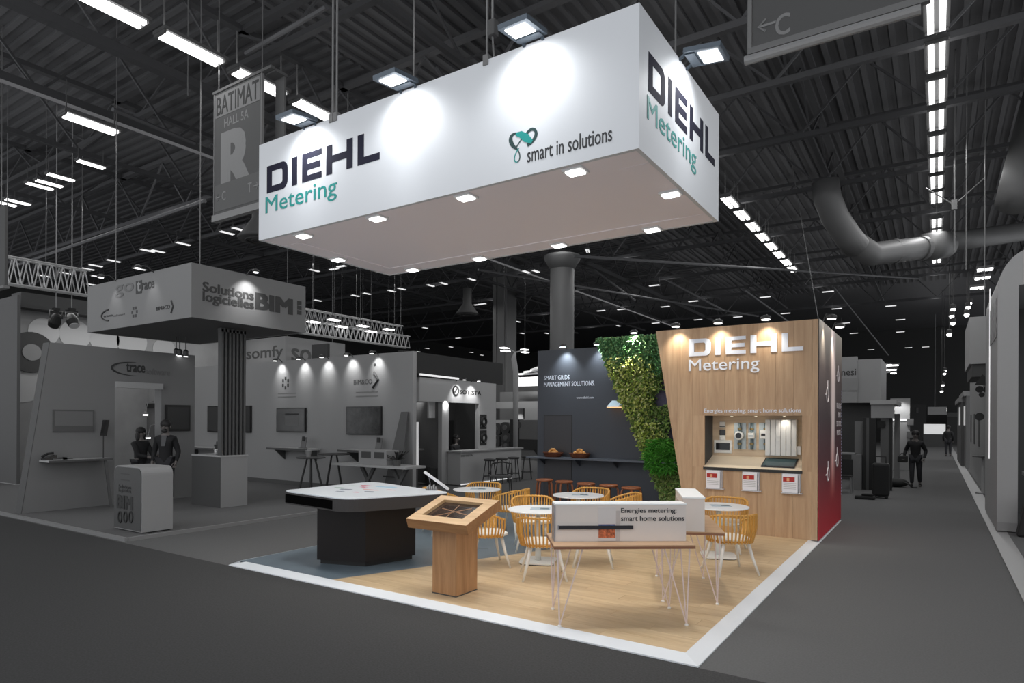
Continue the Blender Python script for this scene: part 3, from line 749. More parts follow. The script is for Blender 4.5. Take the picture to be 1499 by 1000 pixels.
# stools
stool_m = mat('stool_walnut', (150, 88, 54), .4, noise=.15, nscale=10)
def stool(label):
    t = thing('bar_stool', label, 'stool', (0, 0, .04), 0, 'wooden stools at the shelf counter')
    MB().lathe([(.17, 0), (.185, .012), (.185, .03), (.17, .04)], (0, 0, .58), 24).build('seat', stool_m, t)
    for a in range(4):
        an = PI / 4 + a * PI / 2; c, s = math.cos(an), math.sin(an)
        MB().tube([(.235 * c, .235 * s, 0), (.20 * c, .20 * s, .3), (.18 * c, .18 * s, .52), (.155 * c, .155 * s, .575), (.10 * c, .10 * s, .585)], [.017, .02, .021, .021, .017], 8).build('leg', stool_m, t, smooth=True)
    return t
sp0 = None
for i, (px, py) in enumerate(((797, 701.5), (826, 704), (858, 707), (891, 709.5), (924, 713))):
    p = GZ(px, py, .66); lab = 'round brown wooden stool by the dark wall, %s of five from the left' % ('first', 'second', 'third', 'fourth', 'fifth')[i]
    if sp0 is None: sp0 = stool(lab); sp0.location = (p.x, p.y, .04); sp0.rotation_euler = (0, 0, .75)
    else: dup(sp0, (p.x, p.y, .04), .75 + .12 * i, lab)

# lamps clipped to the wall tops
lens = glow('lamp_lens', (255, 255, 255), 6); lens_c = glow('cool_lens', (225, 245, 255), 6)
body = G(60, 'lamp_body', .4)
def wall_spot(px, py, y, z, label, power, warm, ang=80, x=None, plane='y', aim=.9):
    """clip-on spotlight above a wall top, leaning out in front of it"""
    if plane == 'y':
        p = GY(px, py, y - .17); p.z = z + .05
        tgt = (p.x, y, z - aim); arm = (p.x, y + .03, z - .03)
    else:
        p = GX(px, py, x + .12); p.z = z + .06
        tgt = (x, p.y, z - aim); arm = (x - .03, p.y, z - .06)
    t = thing('clip_spotlight', label, 'spotlight', p)
    MB().lathe([(.075, -.02), (.085, .0), (.075, .03), (.03, .05)], n=16).build('head', body, t)
    MB().lathe([(.066, -.028), (.066, -.021)], n=16).build('lens', lens if warm else lens_c, t)
    MB().tube([p + Vector((0, 0, .04)), ((p.x + arm[0]) / 2, (p.y + arm[1]) / 2, z + .12), arm], .01, 6).build('arm', body, t, world=True)
    spot('wall_wash', (p.x, p.y, p.z - .035), tgt, power, ang, .9, .05, (1, .93, .8) if warm else (.84, .94, 1))
for i, px in enumerate((989, 1051, 1121)): wall_spot(px, 480, WY, WT, 'clip spotlight on the oak wall top above the lettering, %s of three' % ('left', 'middle', 'right')[i], 38, True, 100, aim=.45)
wall_spot(824, 511, BY, BT, 'clip spotlight on the dark wall top, left one above the slogan', 85, False, 100, aim=.5)
wall_spot(874, 506, BY, BT, 'clip spotlight on the dark wall top beside the greenery', 60, False, 100, aim=.5)
wall_spot(928, 486, BY - .1, 3.69, 'clip spotlight above the living wall', 260, True, 120, aim=1.2)
for i, px in enumerate((1217, 1229.5)): wall_spot(px, 474, 0, WT, 'clip spotlight above the red printed side, %s one' % ('nearer', 'farther')[i], 45, True, x=-1.535, plane='x')

# ================================================================== the hanging sign
FX0, FX1, FY0, FY1, FZ0, FZ1 = -7.13, -2.056, 4.981, 7.297, 4.15, 5.35
fw = mat('white_fascia', (208, 211, 215), .55)
F = thing('hanging_sign', 'large white hanging box sign above the stand', 'sign', (-4.6, 6.1, FZ0))
th = .04
MB().box(FX0, FX1, FY0, FY0 + th, FZ0, FZ1).build('front_panel', fw, F, world=True)
MB().box(FX1 - th, FX1, FY0 + th, FY1 - th, FZ0, FZ1).build('right_panel', fw, F, world=True)
MB().box(FX0, FX0 + th, FY0 + th, FY1 - th, FZ0, FZ1).build('left_panel', fw, F, world=True)
MB().box(FX0, FX1, FY1 - th, FY1, FZ0, FZ1).build('rear_panel', fw, F, world=True)
sof = mat('white_soffit', (250, 242, 246), .6)
k = 0
xs = [FX0 + th, FX0 + 1.55, FX0 + 3.05, FX1 - th]
MB().box(FX0 + .34, FX1 - .34, FY0 + .34, FY1 - .34, FZ0 + .012, FZ0 + .03).build('soffit_panel', sof, F, world=True)
for (a, b, c, d_) in ((FX0 + th, FX1 - th, FY0 + th, FY0 + .335), (FX0 + th, FX1 - th, FY1 - .335, FY1 - th), (FX0 + th, FX0 + .335, FY0 + .345, FY1 - .345), (FX1 - .335, FX1 - th, FY0 + .345, FY1 - .345)):
    MB().box(a, b, c, d_, FZ0 + .004, FZ0 + .03).build('soffit_border', sof, F, world=True)
navy = mat('print_navy', (38, 38, 52), .8, spec=.1); teal = mat('print_teal', (0, 138, 132), .5); blk = mat('print_black', (34, 36, 40), .5); dgreen = mat('print_dark_green', (24, 58, 58), .5)
# front lettering, measured on the front face
def fr(px, py): return GY(px, py, FY0)
a = fr(391, 262); b = fr(556, 213)
place_diehl((a.x, FY0 - .0005, 4.71), (1, 0, 0), (0, 0, 1), b.x - a.x, .335, .003, navy, F)
a = fr(389, 300); b = fr(493, 270)
text_mb('Metering', (a.x, FY0 - .0005, 4.40), (1, 0, 0), (0, 0, 1), b.x - a.x, .265, .004, .003).build('lettering', teal, F, world=True)
a = fr(772, 232); b = fr(896, 200)
text_mb('smart in solutions', (a.x, FY0 - .0005, 4.265), (1, 0, 0), (0, 0, 1), b.x - a.x, .135, .006, .003).build('lettering', blk, F, world=True)
# heart ribbon emblem
a = fr(747, 235); b = fr(785, 235); ex, ez, es = a.x, 4.30, (b.x - a.x)
def ribbon(pts, w0, m, dz):
    pts = [(ex + p[0] * es, ez + p[1] * es) for p in pts]; q = MB(); n = len(pts); vs = []
    for i, p in enumerate(pts):
        t_ = Vector(pts[min(i + 1, n - 1)]) - Vector(pts[max(i - 1, 0)]); t_.normalize(); ww = (w0[i] if isinstance(w0, list) else w0) * es
        vs += [(p[0] - t_.y * ww, FY0 - dz, p[1] + t_.x * ww), (p[0] + t_.y * ww, FY0 - dz, p[1] - t_.x * ww)]
    q.add(vs, [(2 * i, 2 * i + 1, 2 * i + 3, 2 * i + 2) for i in range(n - 1)]); q.build('emblem', m, F, world=True)
def bez(p0, p1, p2, p3, n=12):
    return [tuple(p0[k] * (1 - t) ** 3 + 3 * p1[k] * t * (1 - t) ** 2 + 3 * p2[k] * t * t * (1 - t) + p3[k] * t ** 3 for k in (0, 1)) for t in [i / n for i in range(n + 1)]]
left = bez((.30, .92), (-.12, 1.0), (-.02, .62), (.22, .44)) + bez((.22, .44), (.42, .28), (.42, .0), (.28, -.02))[1:]
ribbon(left, [.02 + .055 * math.sin(PI * min(1, i / 14)) for i in range(len(left))], dgreen, .002)
ribbon(bez((.28, -.02), (.12, -.02), (.12, .22), (.34, .42)), .018, teal, .0025)
right_ = bez((.62, .80), (.86, 1.08), (1.12, .78), (.92, .58)) + bez((.92, .58), (.84, .5), (.74, .46), (.66, .44))[1:]
ribbon(right_, [.05] * 9 + [.06] * (len(right_) - 9), dgreen, .002)
ribbon([(.22, .90), (.40, .86), (.62, .68), (.84, .50)], [.05, .10, .13, .06], teal, .004)
ribbon(bez((.22, .44), (.30, .56), (.42, .66), (.46, .70)), .02, dgreen, .003)
# right face
def rf(px, py): return GX(px, py, FX1)
a = rf(949, 130); b = rf(1046, 200)
place_diehl((FX1 + .0005, a.y, 4.71), (0, 1, 0), (0, 0, 1), b.y - a.y, .335, .003, navy, F)
a = rf(947, 190); b = rf(1019, 240)
text_mb('Metering', (FX1 + .0005, a.y, 4.40), (0, 1, 0), (0, 0, 1), b.y - a.y, .265, .004, .003).build('lettering', teal, F, world=True)
# recessed downlights
dl_f = G(205, 'downlight_frame', .4)
for i, (px, py) in enumerate(((438, 342), (545, 315.5), (677, 285), (838, 246.5), (986, 282), (959, 338), (823, 360), (708, 379.5), (608, 395), (490, 380))):
    p = GZ(px, py, FZ0)
    p.x = max(FX0 + .14, min(FX1 - .14, p.x)); p.y = max(FY0 + .14, min(FY1 - .14, p.y))
    f = MB().box(p.x - .1, p.x + .1, p.y - .08, p.y + .08, FZ0 - .018, FZ0 + .003).build('downlight', dl_f, F, world=True)
    MB().box(p.x - .075, p.x + .075, p.y - .055, p.y + .055, FZ0 - .03, FZ0 - .019).build('downlight_lens', lens, f, world=True)
    s_ = spot('sign_downlight', (p.x, p.y, FZ0 - .035), (p.x + .2, p.y + 1.0, 0), 90, 125, .9, .07, (1, .96, .9))
# arm floodlights on the top edges
fl_m = mat('floodlight_grey', (88, 98, 108), .35, .4)
def floodlight(px, py, edge, label, power):
    """flat LED floodlight held out from the top edge of the sign"""
    if edge == 'front':
        p = GY(px, py, FY0 - .2); out = Vector((0, -1, 0)); side_ = Vector((1, 0, 0)); base = Vector((p.x, FY0, FZ1))
    else:
        p = GX(px, py, FX1 + .24); out = Vector((1, 0, 0)); side_ = Vector((0, 1, 0)); base = Vector((FX1, p.y, FZ1))
    c = Vector((p.x, p.y, FZ1 + .01)); t = thing('floodlight', label, 'floodlight', c)
    dn = (Vector((0, 0, -1)) - out * .12).normalized(); ax = (out - Vector((0, 0, .12))).normalized()
    def block(u0, u1, v, z0, z1):
        q = []
        for zz in (z0, z1):
            for (s, r_) in ((u0, -v), (u1, -v), (u1, v), (u0, v)): q.append(c + ax * s + side_ * r_ + dn * zz)
        return MB().hexa(q[:4], q[4:])
    block(-.19, .16, .15, -.03, .015).build('housing', fl_m, t, world=True)
    block(-.06, .12, .105, .016, .024).build('lens', lens, t, world=True)
    block(-.18, -.09, .12, .016, .026).build('driver_box', fl_m, t, world=True)
    for s in (-.1, .1): MB().bar(c - ax * .12 - dn * .035 + side_ * s, base - out * .02 - Vector((0, 0, .02)) + side_ * s, .03, .02).build('arm', fl_m, t, world=True)
    o = c + ax * .03 + dn * .04
    spot('flood', o, base - out * .02 + Vector((0, 0, -.5)), power, 155, 1.0, .14, (.96, .98, 1))
floodlight(433, 175, 'front', 'square LED floodlight on the sign top, first from the left', 66)
floodlight(578, 121, 'front', 'square LED floodlight on the sign top, second from the left', 66)
floodlight(764, 48, 'front', 'square LED floodlight on the sign top, third from the left', 66)
floodlight(1036, 95, 'right', 'square LED floodlight over the right end of the sign', 66)
# slings
for i, (px, py, lab) in enumerate(((487, 160, 'left of the second floodlight'), (493, 160, 'just right of the left front sling'), (713, 90, 'with a shackle, left of the third floodlight'))):
    p = GY(px, py, FY0 + .02); cable((p.x, p.y, FZ1 - .05), (p.x, p.y, 11.195), .012, 'steel suspension sling of the white sign, ' + lab, None, True)
for (x, y, lab) in ((FX1 - .5, FY1 - .02, 'at its rear right corner'), (FX0 + .5, FY1 - .02, 'at its rear left corner')):
    cable((x, y, FZ1 - .1), (x, y, 11.195), .012, 'steel suspension sling of the white sign, ' + lab, None, True)
p = GY(721, 42, FY0 + .35); t = thing('chain_hoist', 'small chain hoist above the hanging sign', 'hoist', p)
MB().box(-.05, .05, -.04, .04, -.08, .08).build('motor', G(70), t, bevel=.01); MB().tube([(0, 0, .08), (0, 0, .6)], .012, 5).build('chain', cable_m, t); MB().tube([(0, 0, -.08), (.02, 0, -.3)], .01, 5).build('hook', cable_m, t)

# ================================================================== furniture on the stand
def quad_px(pts, z): return [(GZ(px, py, z).x, GZ(px, py, z).y) for px, py in pts]
# touch table
tz = .96
top = quad_px([(410, 718.6), (505.4, 731.3), (664, 721.8), (544.5, 705.2)], tz)
cx_, cy_ = sum(p[0] for p in top) / 4, sum(p[1] for p in top) / 4
T = thing('touch_table', 'large dark interactive table with white lit top on a square pedestal', 'table', (cx_, cy_, .04))
rim_m = mat('dark_grey_rim', (62, 60, 60), .4, spec=.3); dk = mat('dark_pedestal', (36, 33, 33), .4, spec=.25)
outer = rounded(top, .22, 7)
MB().prism(outer, (0, 0, -.15), (0, 0, tz - .008)).build('rim', rim_m, T, world=True)
def inset(poly, d):
    c = Vector((cx_, cy_)); return [tuple(c + (Vector(p) - c) * (1 - d)) for p in poly]
MB().prism(inset(outer, .005), (0, 0, .012), (0, 0, tz - .008)).build('top', mat('white_table_top', (228, 234, 240), .2), T, world=True)
# printed patches of the picture on the table top
pr = random.Random(3)
c0 = Vector(top[0]); ex_ = Vector(top[1]) - c0; ey_ = Vector(top[3]) - c0
cols = [('print_pink', (206, 110, 124)), ('print_sky', (176, 206, 226)), ('print_grey_b', (150, 156, 166)), ('print_sage', (170, 190, 180)), ('print_rose', (226, 186, 184))]
for (u, v, r_, m_) in ((.30, .70, .12, 0), (.38, .62, .06, 0), (.55, .75, .17, 1), (.42, .40, .10, 2), (.62, .52, .12, 4), (.26, .45, .09, 3), (.75, .42, .08, 2), (.8, .62, .08, 4), (.5, .28, .07, 2), (.2, .62, .06, 3), (.68, .33, .05, 0)):
    p = c0 + ex_ * u + ey_ * v; pts = []
    for k in range(9):
        a_ = 2 * PI * k / 9; rr = r_ * pr.uniform(.35, 1.0); pts.append((p.x + rr * math.cos(a_) * 1.5, p.y + rr * math.sin(a_) * .8))
    MB().prism(pts, (0, 0, .0012 + .0002 * m_), (0, 0, tz + .004)).build('printed_patch', mat(cols[m_][0], cols[m_][1], .25), T, world=True)
# dark slot in the front left rim
a = Vector((*top[0], 0)); b = Vector((*top[1], 0)); dr = (b - a).normalized(); nn = Vector((dr.y, -dr.x, 0))
MB().hexa([a + dr * .13 + nn * .004 + Vector((0, 0, tz - .14)), a + dr * .13 - nn * .03 + Vector((0, 0, tz - .14)), a + dr * 1.15 - nn * .03 + Vector((0, 0, tz - .14)), a + dr * 1.15 + nn * .004 + Vector((0, 0, tz - .14))],
          [a + dr * .13 + nn * .004 + Vector((0, 0, tz - .03)), a + dr * .13 - nn * .03 + Vector((0, 0, tz - .03)), a + dr * 1.15 - nn * .03 + Vector((0, 0, tz - .03)), a + dr * 1.15 + nn * .004 + Vector((0, 0, tz - .03))]).build('speaker_slot', mat('slot_black', (8, 8, 8), .9, spec=.02), T, world=True)
bs = quad_px([(464, 825), (535, 830), (608, 818)], .04); bs.append((bs[0][0] + bs[2][0] - bs[1][0], bs[0][1] + bs[2][1] - bs[1][1]))
MB().prism(bs, (0, 0, .72), (0, 0, .09)).build('pedestal', dk, T, world=True)
cb = (sum(p[0] for p in bs) / 4, sum(p[1] for p in bs) / 4)
MB().prism([(cb[0] + (p[0] - cb[0]) * .93, cb[1] + (p[1] - cb[1]) * .93) for p in bs], (0, 0, .051), (0, 0, .04)).build('plinth', mat('plinth_black', (20, 20, 20), .5), T, world=True)
# leaflet stand on its right corner
p = GZ(638, 718, tz); t = thing('tilted_tablet', 'slim white tablet tilted on a small easel on the touch table', 'tablet', (p.x, p.y, tz + .004), YAW)
MB().hexa([(-.16, -.06, .235), (.17, -.06, .0), (.17, .10, .0), (-.16, .10, .235)], [(-.155, -.06, .25), (.175, -.06, .015), (.175, .10, .015), (-.155, .10, .25)]).build('panel', mat('tablet_white', (214, 216, 222), .3), t)
MB().tube([(-.1, .03, .19), (-.06, .03, 0)], .006, 6).build('prop', mat('steel_dark', (120, 120, 125), .3, .8), t)
MB().box(-.13, .02, -.05, .08, 0, .012).build('easel_base', mat('steel_dark', (120, 120, 125)), t)
for k in range(5): MB().box(-.12 + k * .028, -.10 + k * .028, -.03, .05, .012, .05 + .02 * (k % 2)).build('sample_block', G(150, 'sample_grey'), t)

# kiosk
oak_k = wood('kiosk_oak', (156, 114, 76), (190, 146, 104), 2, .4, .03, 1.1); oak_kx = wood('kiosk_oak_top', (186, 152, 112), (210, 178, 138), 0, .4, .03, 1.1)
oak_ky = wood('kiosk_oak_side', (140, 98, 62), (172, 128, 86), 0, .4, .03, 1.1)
K = thing('oak_kiosk', 'oak information kiosk with slanted head and sunken dark screen', 'kiosk', (-4.37, 5.5, .04))
MB().box(-4.525, -4.2, 5.305, 5.675, .04, .85).build('pillar', oak_k, K, world=True)
MB().box(-4.527, -4.198, 5.303, 5.677, .04, .052).build('plinth', G(70), K, world=True)
hx0, hx1, hy0, hy1, hz0, hz1, ht = -4.75, -3.942, 5.133, 5.717, .843, 1.038, .105
def hp(u, v, d=0):      # point on the slanted head
    n = Vector((0, -(hz1 - hz0), hy1 - hy0)).normalized()
    return Vector((hx0 + (hx1 - hx0) * u, hy0 + (hy1 - hy0) * v, hz0 + (hz1 - hz0) * v)) - n * d
def hblock(u0, u1, v0, v1, d0, d1):
    return MB().hexa([hp(u0, v0, d1), hp(u1, v0, d1), hp(u1, v1, d1), hp(u0, v1, d1)], [hp(u0, v0, d0), hp(u1, v0, d0), hp(u1, v1, d0), hp(u0, v1, d0)])
hblock(.001, .999, .001, .999, .04, ht).build('head', oak_ky, K, world=True)
u0, u1, v0, v1 = .15, .83, .20, .84
for nm, q in (('frame_rail', (0, 1, 0, v0)), ('frame_rail', (0, 1, v1, 1)), ('frame_stile', (0, u0, v0, v1)), ('frame_stile', (u1, 1, v0, v1))):
    hblock(*q, 0, .04).build(nm, oak_kx, K, world=True)
for q in ((0, 1, -.004, 0), (0, 1, 1, 1.004)): hblock(*q, .0, ht).build('edge_band', oak_ky, K, world=True)
for q in ((-.004, 0, 0, 1), (1, 1.004, 0, 1)): hblock(*q, .0, ht).build('edge_band', oak_ky, K, world=True)
scr = mat('kiosk_screen', (52, 40, 34), .12, noise=.9, nscale=7)
hblock(u0, u1, v0, v1, .034, .0395).build('screen', scr, K, world=True)
for (a, b, w_) in (((.3, .3), (.7, .7), .02), ((.25, .6), (.75, .45), .016), ((.5, .25), (.45, .78), .014)):
    P, Q = hp(*a, .033), hp(*b, .033); MB().bar(P, Q, w_, .002, (0, -.3, .95)).build('screen_image', mat('screen_tan', (128, 96, 70), .2), K, world=True)

# round tables
ttop = mat('table_white', (236, 238, 240), .3); tleg = mat('table_leg_white', (226, 226, 222), .35); blackr = G(35, 'rubber_black')
def round_table(label):
    t = thing('round_table', label, 'table', (0, 0, .04), 0, 'round white tables')
    MB().lathe([(.395, .682), (.40, .686), (.40, .697), (.396, .70)], n=40).build('top', ttop, t)
    MB().lathe([(.12, .66), (.12, .682)], n=20).build('top_plate', tleg, t)
    MB().tube([(0, 0, .03), (0, 0, .66)], [.04, .032], 14).build('column', tleg, t, smooth=True)
    MB().prism(rounded([(-.23, -.23), (.23, -.23), (.23, .23), (-.23, .23)], .1), (0, 0, .016), (0, 0, .012)).build('base', tleg, t)
    MB().prism(rounded([(-.22, -.22), (.22, -.22), (.22, .22), (-.22, .22)], .1), (0, 0, .012), (0, 0, 0)).build('base_foot', blackr, t)
    return t
tabs = {'a': (GZ(788, 745, .74), 'left of the white display box'), 'b': (GZ(846.5, 724.5, .74), 'in front of the bar stools'), 'c': (GZ(698, 716, .74), 'behind the kiosk, farthest left'), 'd': (GZ(1052, 740.5, .74), 'in front of the oak wall')}
tp = None
for k, (p, lab) in tabs.items():
    lab = 'round white pedestal table ' + lab
    if tp is None: tp = round_table(lab); tp.location = (p.x, p.y, .04); tp.rotation_euler = (0, 0, .4)
    else: dup(tp, (p.x, p.y, .04), .4, lab)
    c = thing('table_brochure', 'pale brochure lying on the round white table ' + lab.split('table ')[1], 'brochure', (p.x + .02, p.y + .02, .741), .5, 'brochures on the round tables')
    MB().box(-.13, .13, -.09, .09, 0, .004).build('cover', mat('brochure_blue_grey', (176, 190, 200), .4), c)
    MB().box(.0, .11, -.07, .05, .004, .005).build('cover_picture', mat('brochure_dark', (96, 112, 120), .4), c)

# slatted armchairs
slat_m = wood('honey_slat', (196, 142, 62), (224, 172, 92), 2, .4, .08, 1.5); shell = mat('chair_white', (232, 230, 224), .4)
def slat_chair(label):
    """faces +y: seat shell, four splayed legs, and a ring of bent slats between hoop and rim"""
    t = thing('slatted_armchair', label, 'chair', (0, 0, .04), 0, 'slatted armchairs round the white tables')
    seat = rounded([(-.235, -.22), (.235, -.22), (.25, .25), (-.25, .25)], .16, 5)
    MB().prism(seat, (0, 0, .03), (0, 0, .405)).build('seat', shell, t, bevel=.008)
    MB().prism(rounded([(-.19, -.19), (.19, -.19), (.19, .2), (-.19, .2)], .08), (0, 0, .02), (0, 0, .385)).build('seat_frame', shell, t)
    for sx in (-1, 1):
        for sy in (-1, 1):
            MB().tube([(sx * .255, sy * .25, 0), (sx * .20, sy * .195, .2), (sx * .155, sy * .155, .395)], [.0125, .018, .023], 10).build('leg', shell, t, smooth=True)
    A = math.radians(128)
    def ring(a, low):
        k = abs(a) / A
        if low: r_, z = .255, .40 + .0 * k
        else: r_, z = .31 - .01 * k, .735 - .13 * (max(0, k - .35) / .65) ** 1.3
        return Vector((r_ * math.sin(a), -r_ * math.cos(a) * (.98) + .0, z))
    N = 30
    MB().tube([ring(-A + 2 * A * i / 28, False) for i in range(29)], .014, 8).build('rim', slat_m, t, smooth=True)
    MB().tube([ring(-A + 2 * A * i / 28, True) + Vector((0, 0, .012)) for i in range(29)], .012, 8).build('hoop', slat_m, t, smooth=True)
    first = None
    for i in range(N):
        a = -A + 2 * A * (i + .5) / N
        lo, hi = ring(a, True), ring(a, False); n = Vector((math.sin(a), -math.cos(a), 0)); s = Vector((math.cos(a), math.sin(a), 0))
        mid = lo.lerp(hi, .5) + n * .018
        b = MB(); rows = [lo - Vector((0, 0, .01)) + n * .012, mid + n * .012, hi + n * .006 + Vector((0, 0, .016))]
        vs = []
        for r_ in rows:
            for (ds, dn) in ((-.0095, 0), (.0095, 0), (.0095, .011), (-.0095, .011)): vs.append(r_ + s * ds + n * dn)
        b.add(vs, [(0, 1, 2, 3), (8, 9, 10, 11)] + [(4 * j + q, 4 * j + (q + 1) % 4, 4 * j + 4 + (q + 1) % 4, 4 * j + 4 + q) for j in (0, 1) for q in range(4)])
        b.build('slat', slat_m, t)
    return t
cp = None
def chair(x, y, face, label):
    """face: point the chair looks towards"""
    global cp
    rz = math.atan2(face[1] - y, face[0] - x) - PI / 2
    if cp is None: cp = slat_chair(label); cp.location = (x, y, .04); cp.rotation_euler = (0, 0, rz)
    else: dup(cp, (x, y, .04), rz, label)
def seat_at(tab, px, py, z, lab):
    p = GZ(px, py, z); q = tabs[tab][0]; chair(p.x, p.y, (q.x, q.y), 'honey slatted armchair ' + lab)
A_, B_, C_, D_ = [tabs[k][0] for k in 'abcd']
def ring_chair(tab, bearing, dist, lab):
    """bearing in degrees from the camera-right direction, counter-clockwise seen from above"""
    q = tabs[tab][0]; a = math.radians(bearing) + YAW
    chair(q.x + dist * math.cos(a), q.y + dist * math.sin(a), (q.x, q.y), 'honey slatted armchair ' + lab)
ring_chair('a', -88, .80, 'with its back to the camera, left of the white display box')
ring_chair('a', 196, .70, 'left of the nearest round table, beside the kiosk')
ring_chair('a', -8, .72, 'partly hidden behind the white display box')
ring_chair('a', 93, .86, 'on the far side of the nearest round table')
ring_chair('b', 62, .52, 'behind the round table by the bar stools')
ring_chair('b', -12, .66, 'right of the round table by the bar stools, only its rim showing')
ring_chair('c', -30, .66, 'with its back to the camera at the farthest left table')
ring_chair('c', 205, .62, 'left of the farthest left table, behind the touch table')
ring_chair('c', 80, .52, 'behind the farthest left table, just its rim showing')
ring_chair('d', 62, .5, 'behind the round table by the oak wall')
chair(-2.13, 8.12, (-2.42, 8.45), 'honey slatted armchair with its back to the camera in front of the oak wall, rightmost')

# hairpin tables
tw = wood('table_oak', (178, 142, 108), (200, 166, 132), 0, .4, .03, 1.2); tw_e = wood('table_edge', (128, 84, 60), (154, 106, 78), 0, .5, .03, 1.2)
rod = mat('rosy_white_metal', (226, 208, 204), .35)
def hairpin_table(label, corner, ang, L, Dp, ztop):
    """corner: front left foot position; local x along the long front edge"""
    t = thing('hairpin_table', label, 'table', (corner[0], corner[1], .04), ang)
    z = ztop - .04
    MB().box(-.06, L + .06, -.06, Dp + .06, z - .012, z).build('top', tw, t)
    MB().box(-.06, L + .06, -.06, Dp + .06, z - .034, z - .0122).build('top_edge', tw_e, t)
    for fx, sx in ((0, 1), (L, -1)):
        for fy, sy in ((0, 1), (Dp, -1)):
            b = MB(); f = Vector((fx, fy, .012)); zt = z - .034
            b.tube([f, (fx - sx * .02, fy - sy * .02, zt)], .0065, 6); b.tube([f, (fx + sx * .21, fy - sy * .0, zt)], .0065, 6); b.tube([f, (fx + sx * .0, fy + sy * .2, zt)], .0065, 6)
            g = b.build('leg', rod, t); MB().lathe([(.016, 0), (.018, .012), (.01, .02)], (fx, fy, 0), 12).build('foot', mat('foot_white', (235, 232, 228), .4), t)
            MB().prism([(fx - sx * .04, fy - sy * .04), (fx + sx * .23, fy - sy * .04), (fx - sx * .04, fy + sy * .22)], (0, 0, .004), (0, 0, zt - .004)).build('leg_plate', rod, t)
    return t
f1 = GZ(819, 918, .04); f2 = GZ(1005, 916, .04); an1 = math.atan2((f2 - f1).y, (f2 - f1).x); L1 = (f2 - f1).length
T1 = hairpin_table('oak table on thin metal hairpin legs carrying the long white display box', f1, an1, L1, .54, .785)
g1 = GZ(1053, 885.5, .04); an2 = math.radians(24)
g0 = g1 - Vector((math.cos(an2), math.sin(an2), 0)) * .56
T2 = hairpin_table('oak table on thin metal hairpin legs carrying the upright white display box, behind', g0, an2, .54, 1.1, .785)
box_w = mat('display_white', (214, 206, 200), .4); box_t = mat('display_top_white', (236, 240, 242), .35)
ax1 = Vector((math.cos(an1), math.sin(an1), 0)); ay1 = Vector((-math.sin(an1), math.cos(an1), 0))
def loc_px(T, px, py, z):     # local x, y on a table at height z
    M = pmat(T).inverted(); return M @ GZ(px, py, z)
lo = loc_px(T1, 813, 793, .785); hi = loc_px(T1, 1004, 792, .785); bx0, bx1, by = lo.x, hi.x, (lo.y + hi.y) / 2
bx = thing('display_box', 'long white display box reading Energies metering: smart home solutions', 'display box', (f1.x, f1.y, .785), an1)
H1 = .335
MB().box(bx0, bx1, by, by + .2, 0, H1).build('body', box_w, bx)
MB().box(bx0 - .006, bx1 + .006, by - .004, by + .206, H1, H1 + .014).build('lid', box_t, bx)
MB().box(bx0 - .012, bx0, by - .004, by + .2, 0, H1).build('end_strip', mat('strip_grey', (150, 152, 160), .3, .5), bx)
Lb = bx1 - bx0
MB().box(bx0 + .325 * Lb, bx0 + .46 * Lb, by - .006, by, .005, H1 - .02).build('front_panel', mat('front_panel_white', (206, 202, 200), .3), bx)
MB().box(bx0 + .46 * Lb, bx0 + .49 * Lb, by - .004, by, .005, H1 - .05).build('front_panel', mat('front_panel_grey', (186, 178, 174), .3), bx)
img = mat('picture_print', (176, 96, 60), .35, noise=.8, nscale=38)
MB().box(bx0 + .327 * Lb, bx0 + .455 * Lb, by - .009, by - .006, .035, .16).build('picture_card', img, bx)
MB().box(bx0 + .327 * Lb, bx0 + .455 * Lb, by - .010, by - .009, .115, .16).build('picture_card', mat('picture_blue', (84, 104, 150), .35, noise=.5, nscale=30), bx)
MB().box(bx0 + .026 * Lb, bx0 + .59 * Lb, by - .022, by - .009, .115, .148).build('strap', mat('strap_black', (24, 25, 34), .4), bx)
MB().box(bx0 + .018 * Lb, bx0 + .027 * Lb, by - .016, by, .112, .151).build('strap_clip', mat('strip_grey', (150, 152, 160)), bx)
ink = mat('print_black', (34, 36, 40), .5)
text_mb('Energies metering:', (bx0 + .50 * Lb, by - .001, .252), (1, 0, 0), (0, 0, 1), .425 * Lb, .056, .016, .002).build('lettering', ink, bx)
text_mb('smart home solutions', (bx0 + .50 * Lb, by - .001, .188), (1, 0, 0), (0, 0, 1), .485 * Lb, .048, .016, .002).build('lettering', ink, bx)
lo = loc_px(T2, 1003, 779, .785); hi = loc_px(T2, 1031, 778, .785)
b2 = thing('display_box', 'tall narrow white display box seen end-on at the right', 'display box', (g0.x, g0.y, .785), an2)
x0, x1, y0 = lo.x - .02, hi.x, (lo.y + hi.y) / 2 + .01
MB().box(x0, x1, y0, y0 + .86, 0, .335).build('body', box_w, b2)
MB().box(x0 - .004, x1 + .004, y0 - .004, y0 + .864, .335, .349).build('lid', box_t, b2)
for z in (.06, .14, .22): MB().box(x0 - .006, x0, y0 + .1, y0 + .76, z, z + .05).build('side_panel', mat('front_panel_grey', (186, 178, 174)), b2)

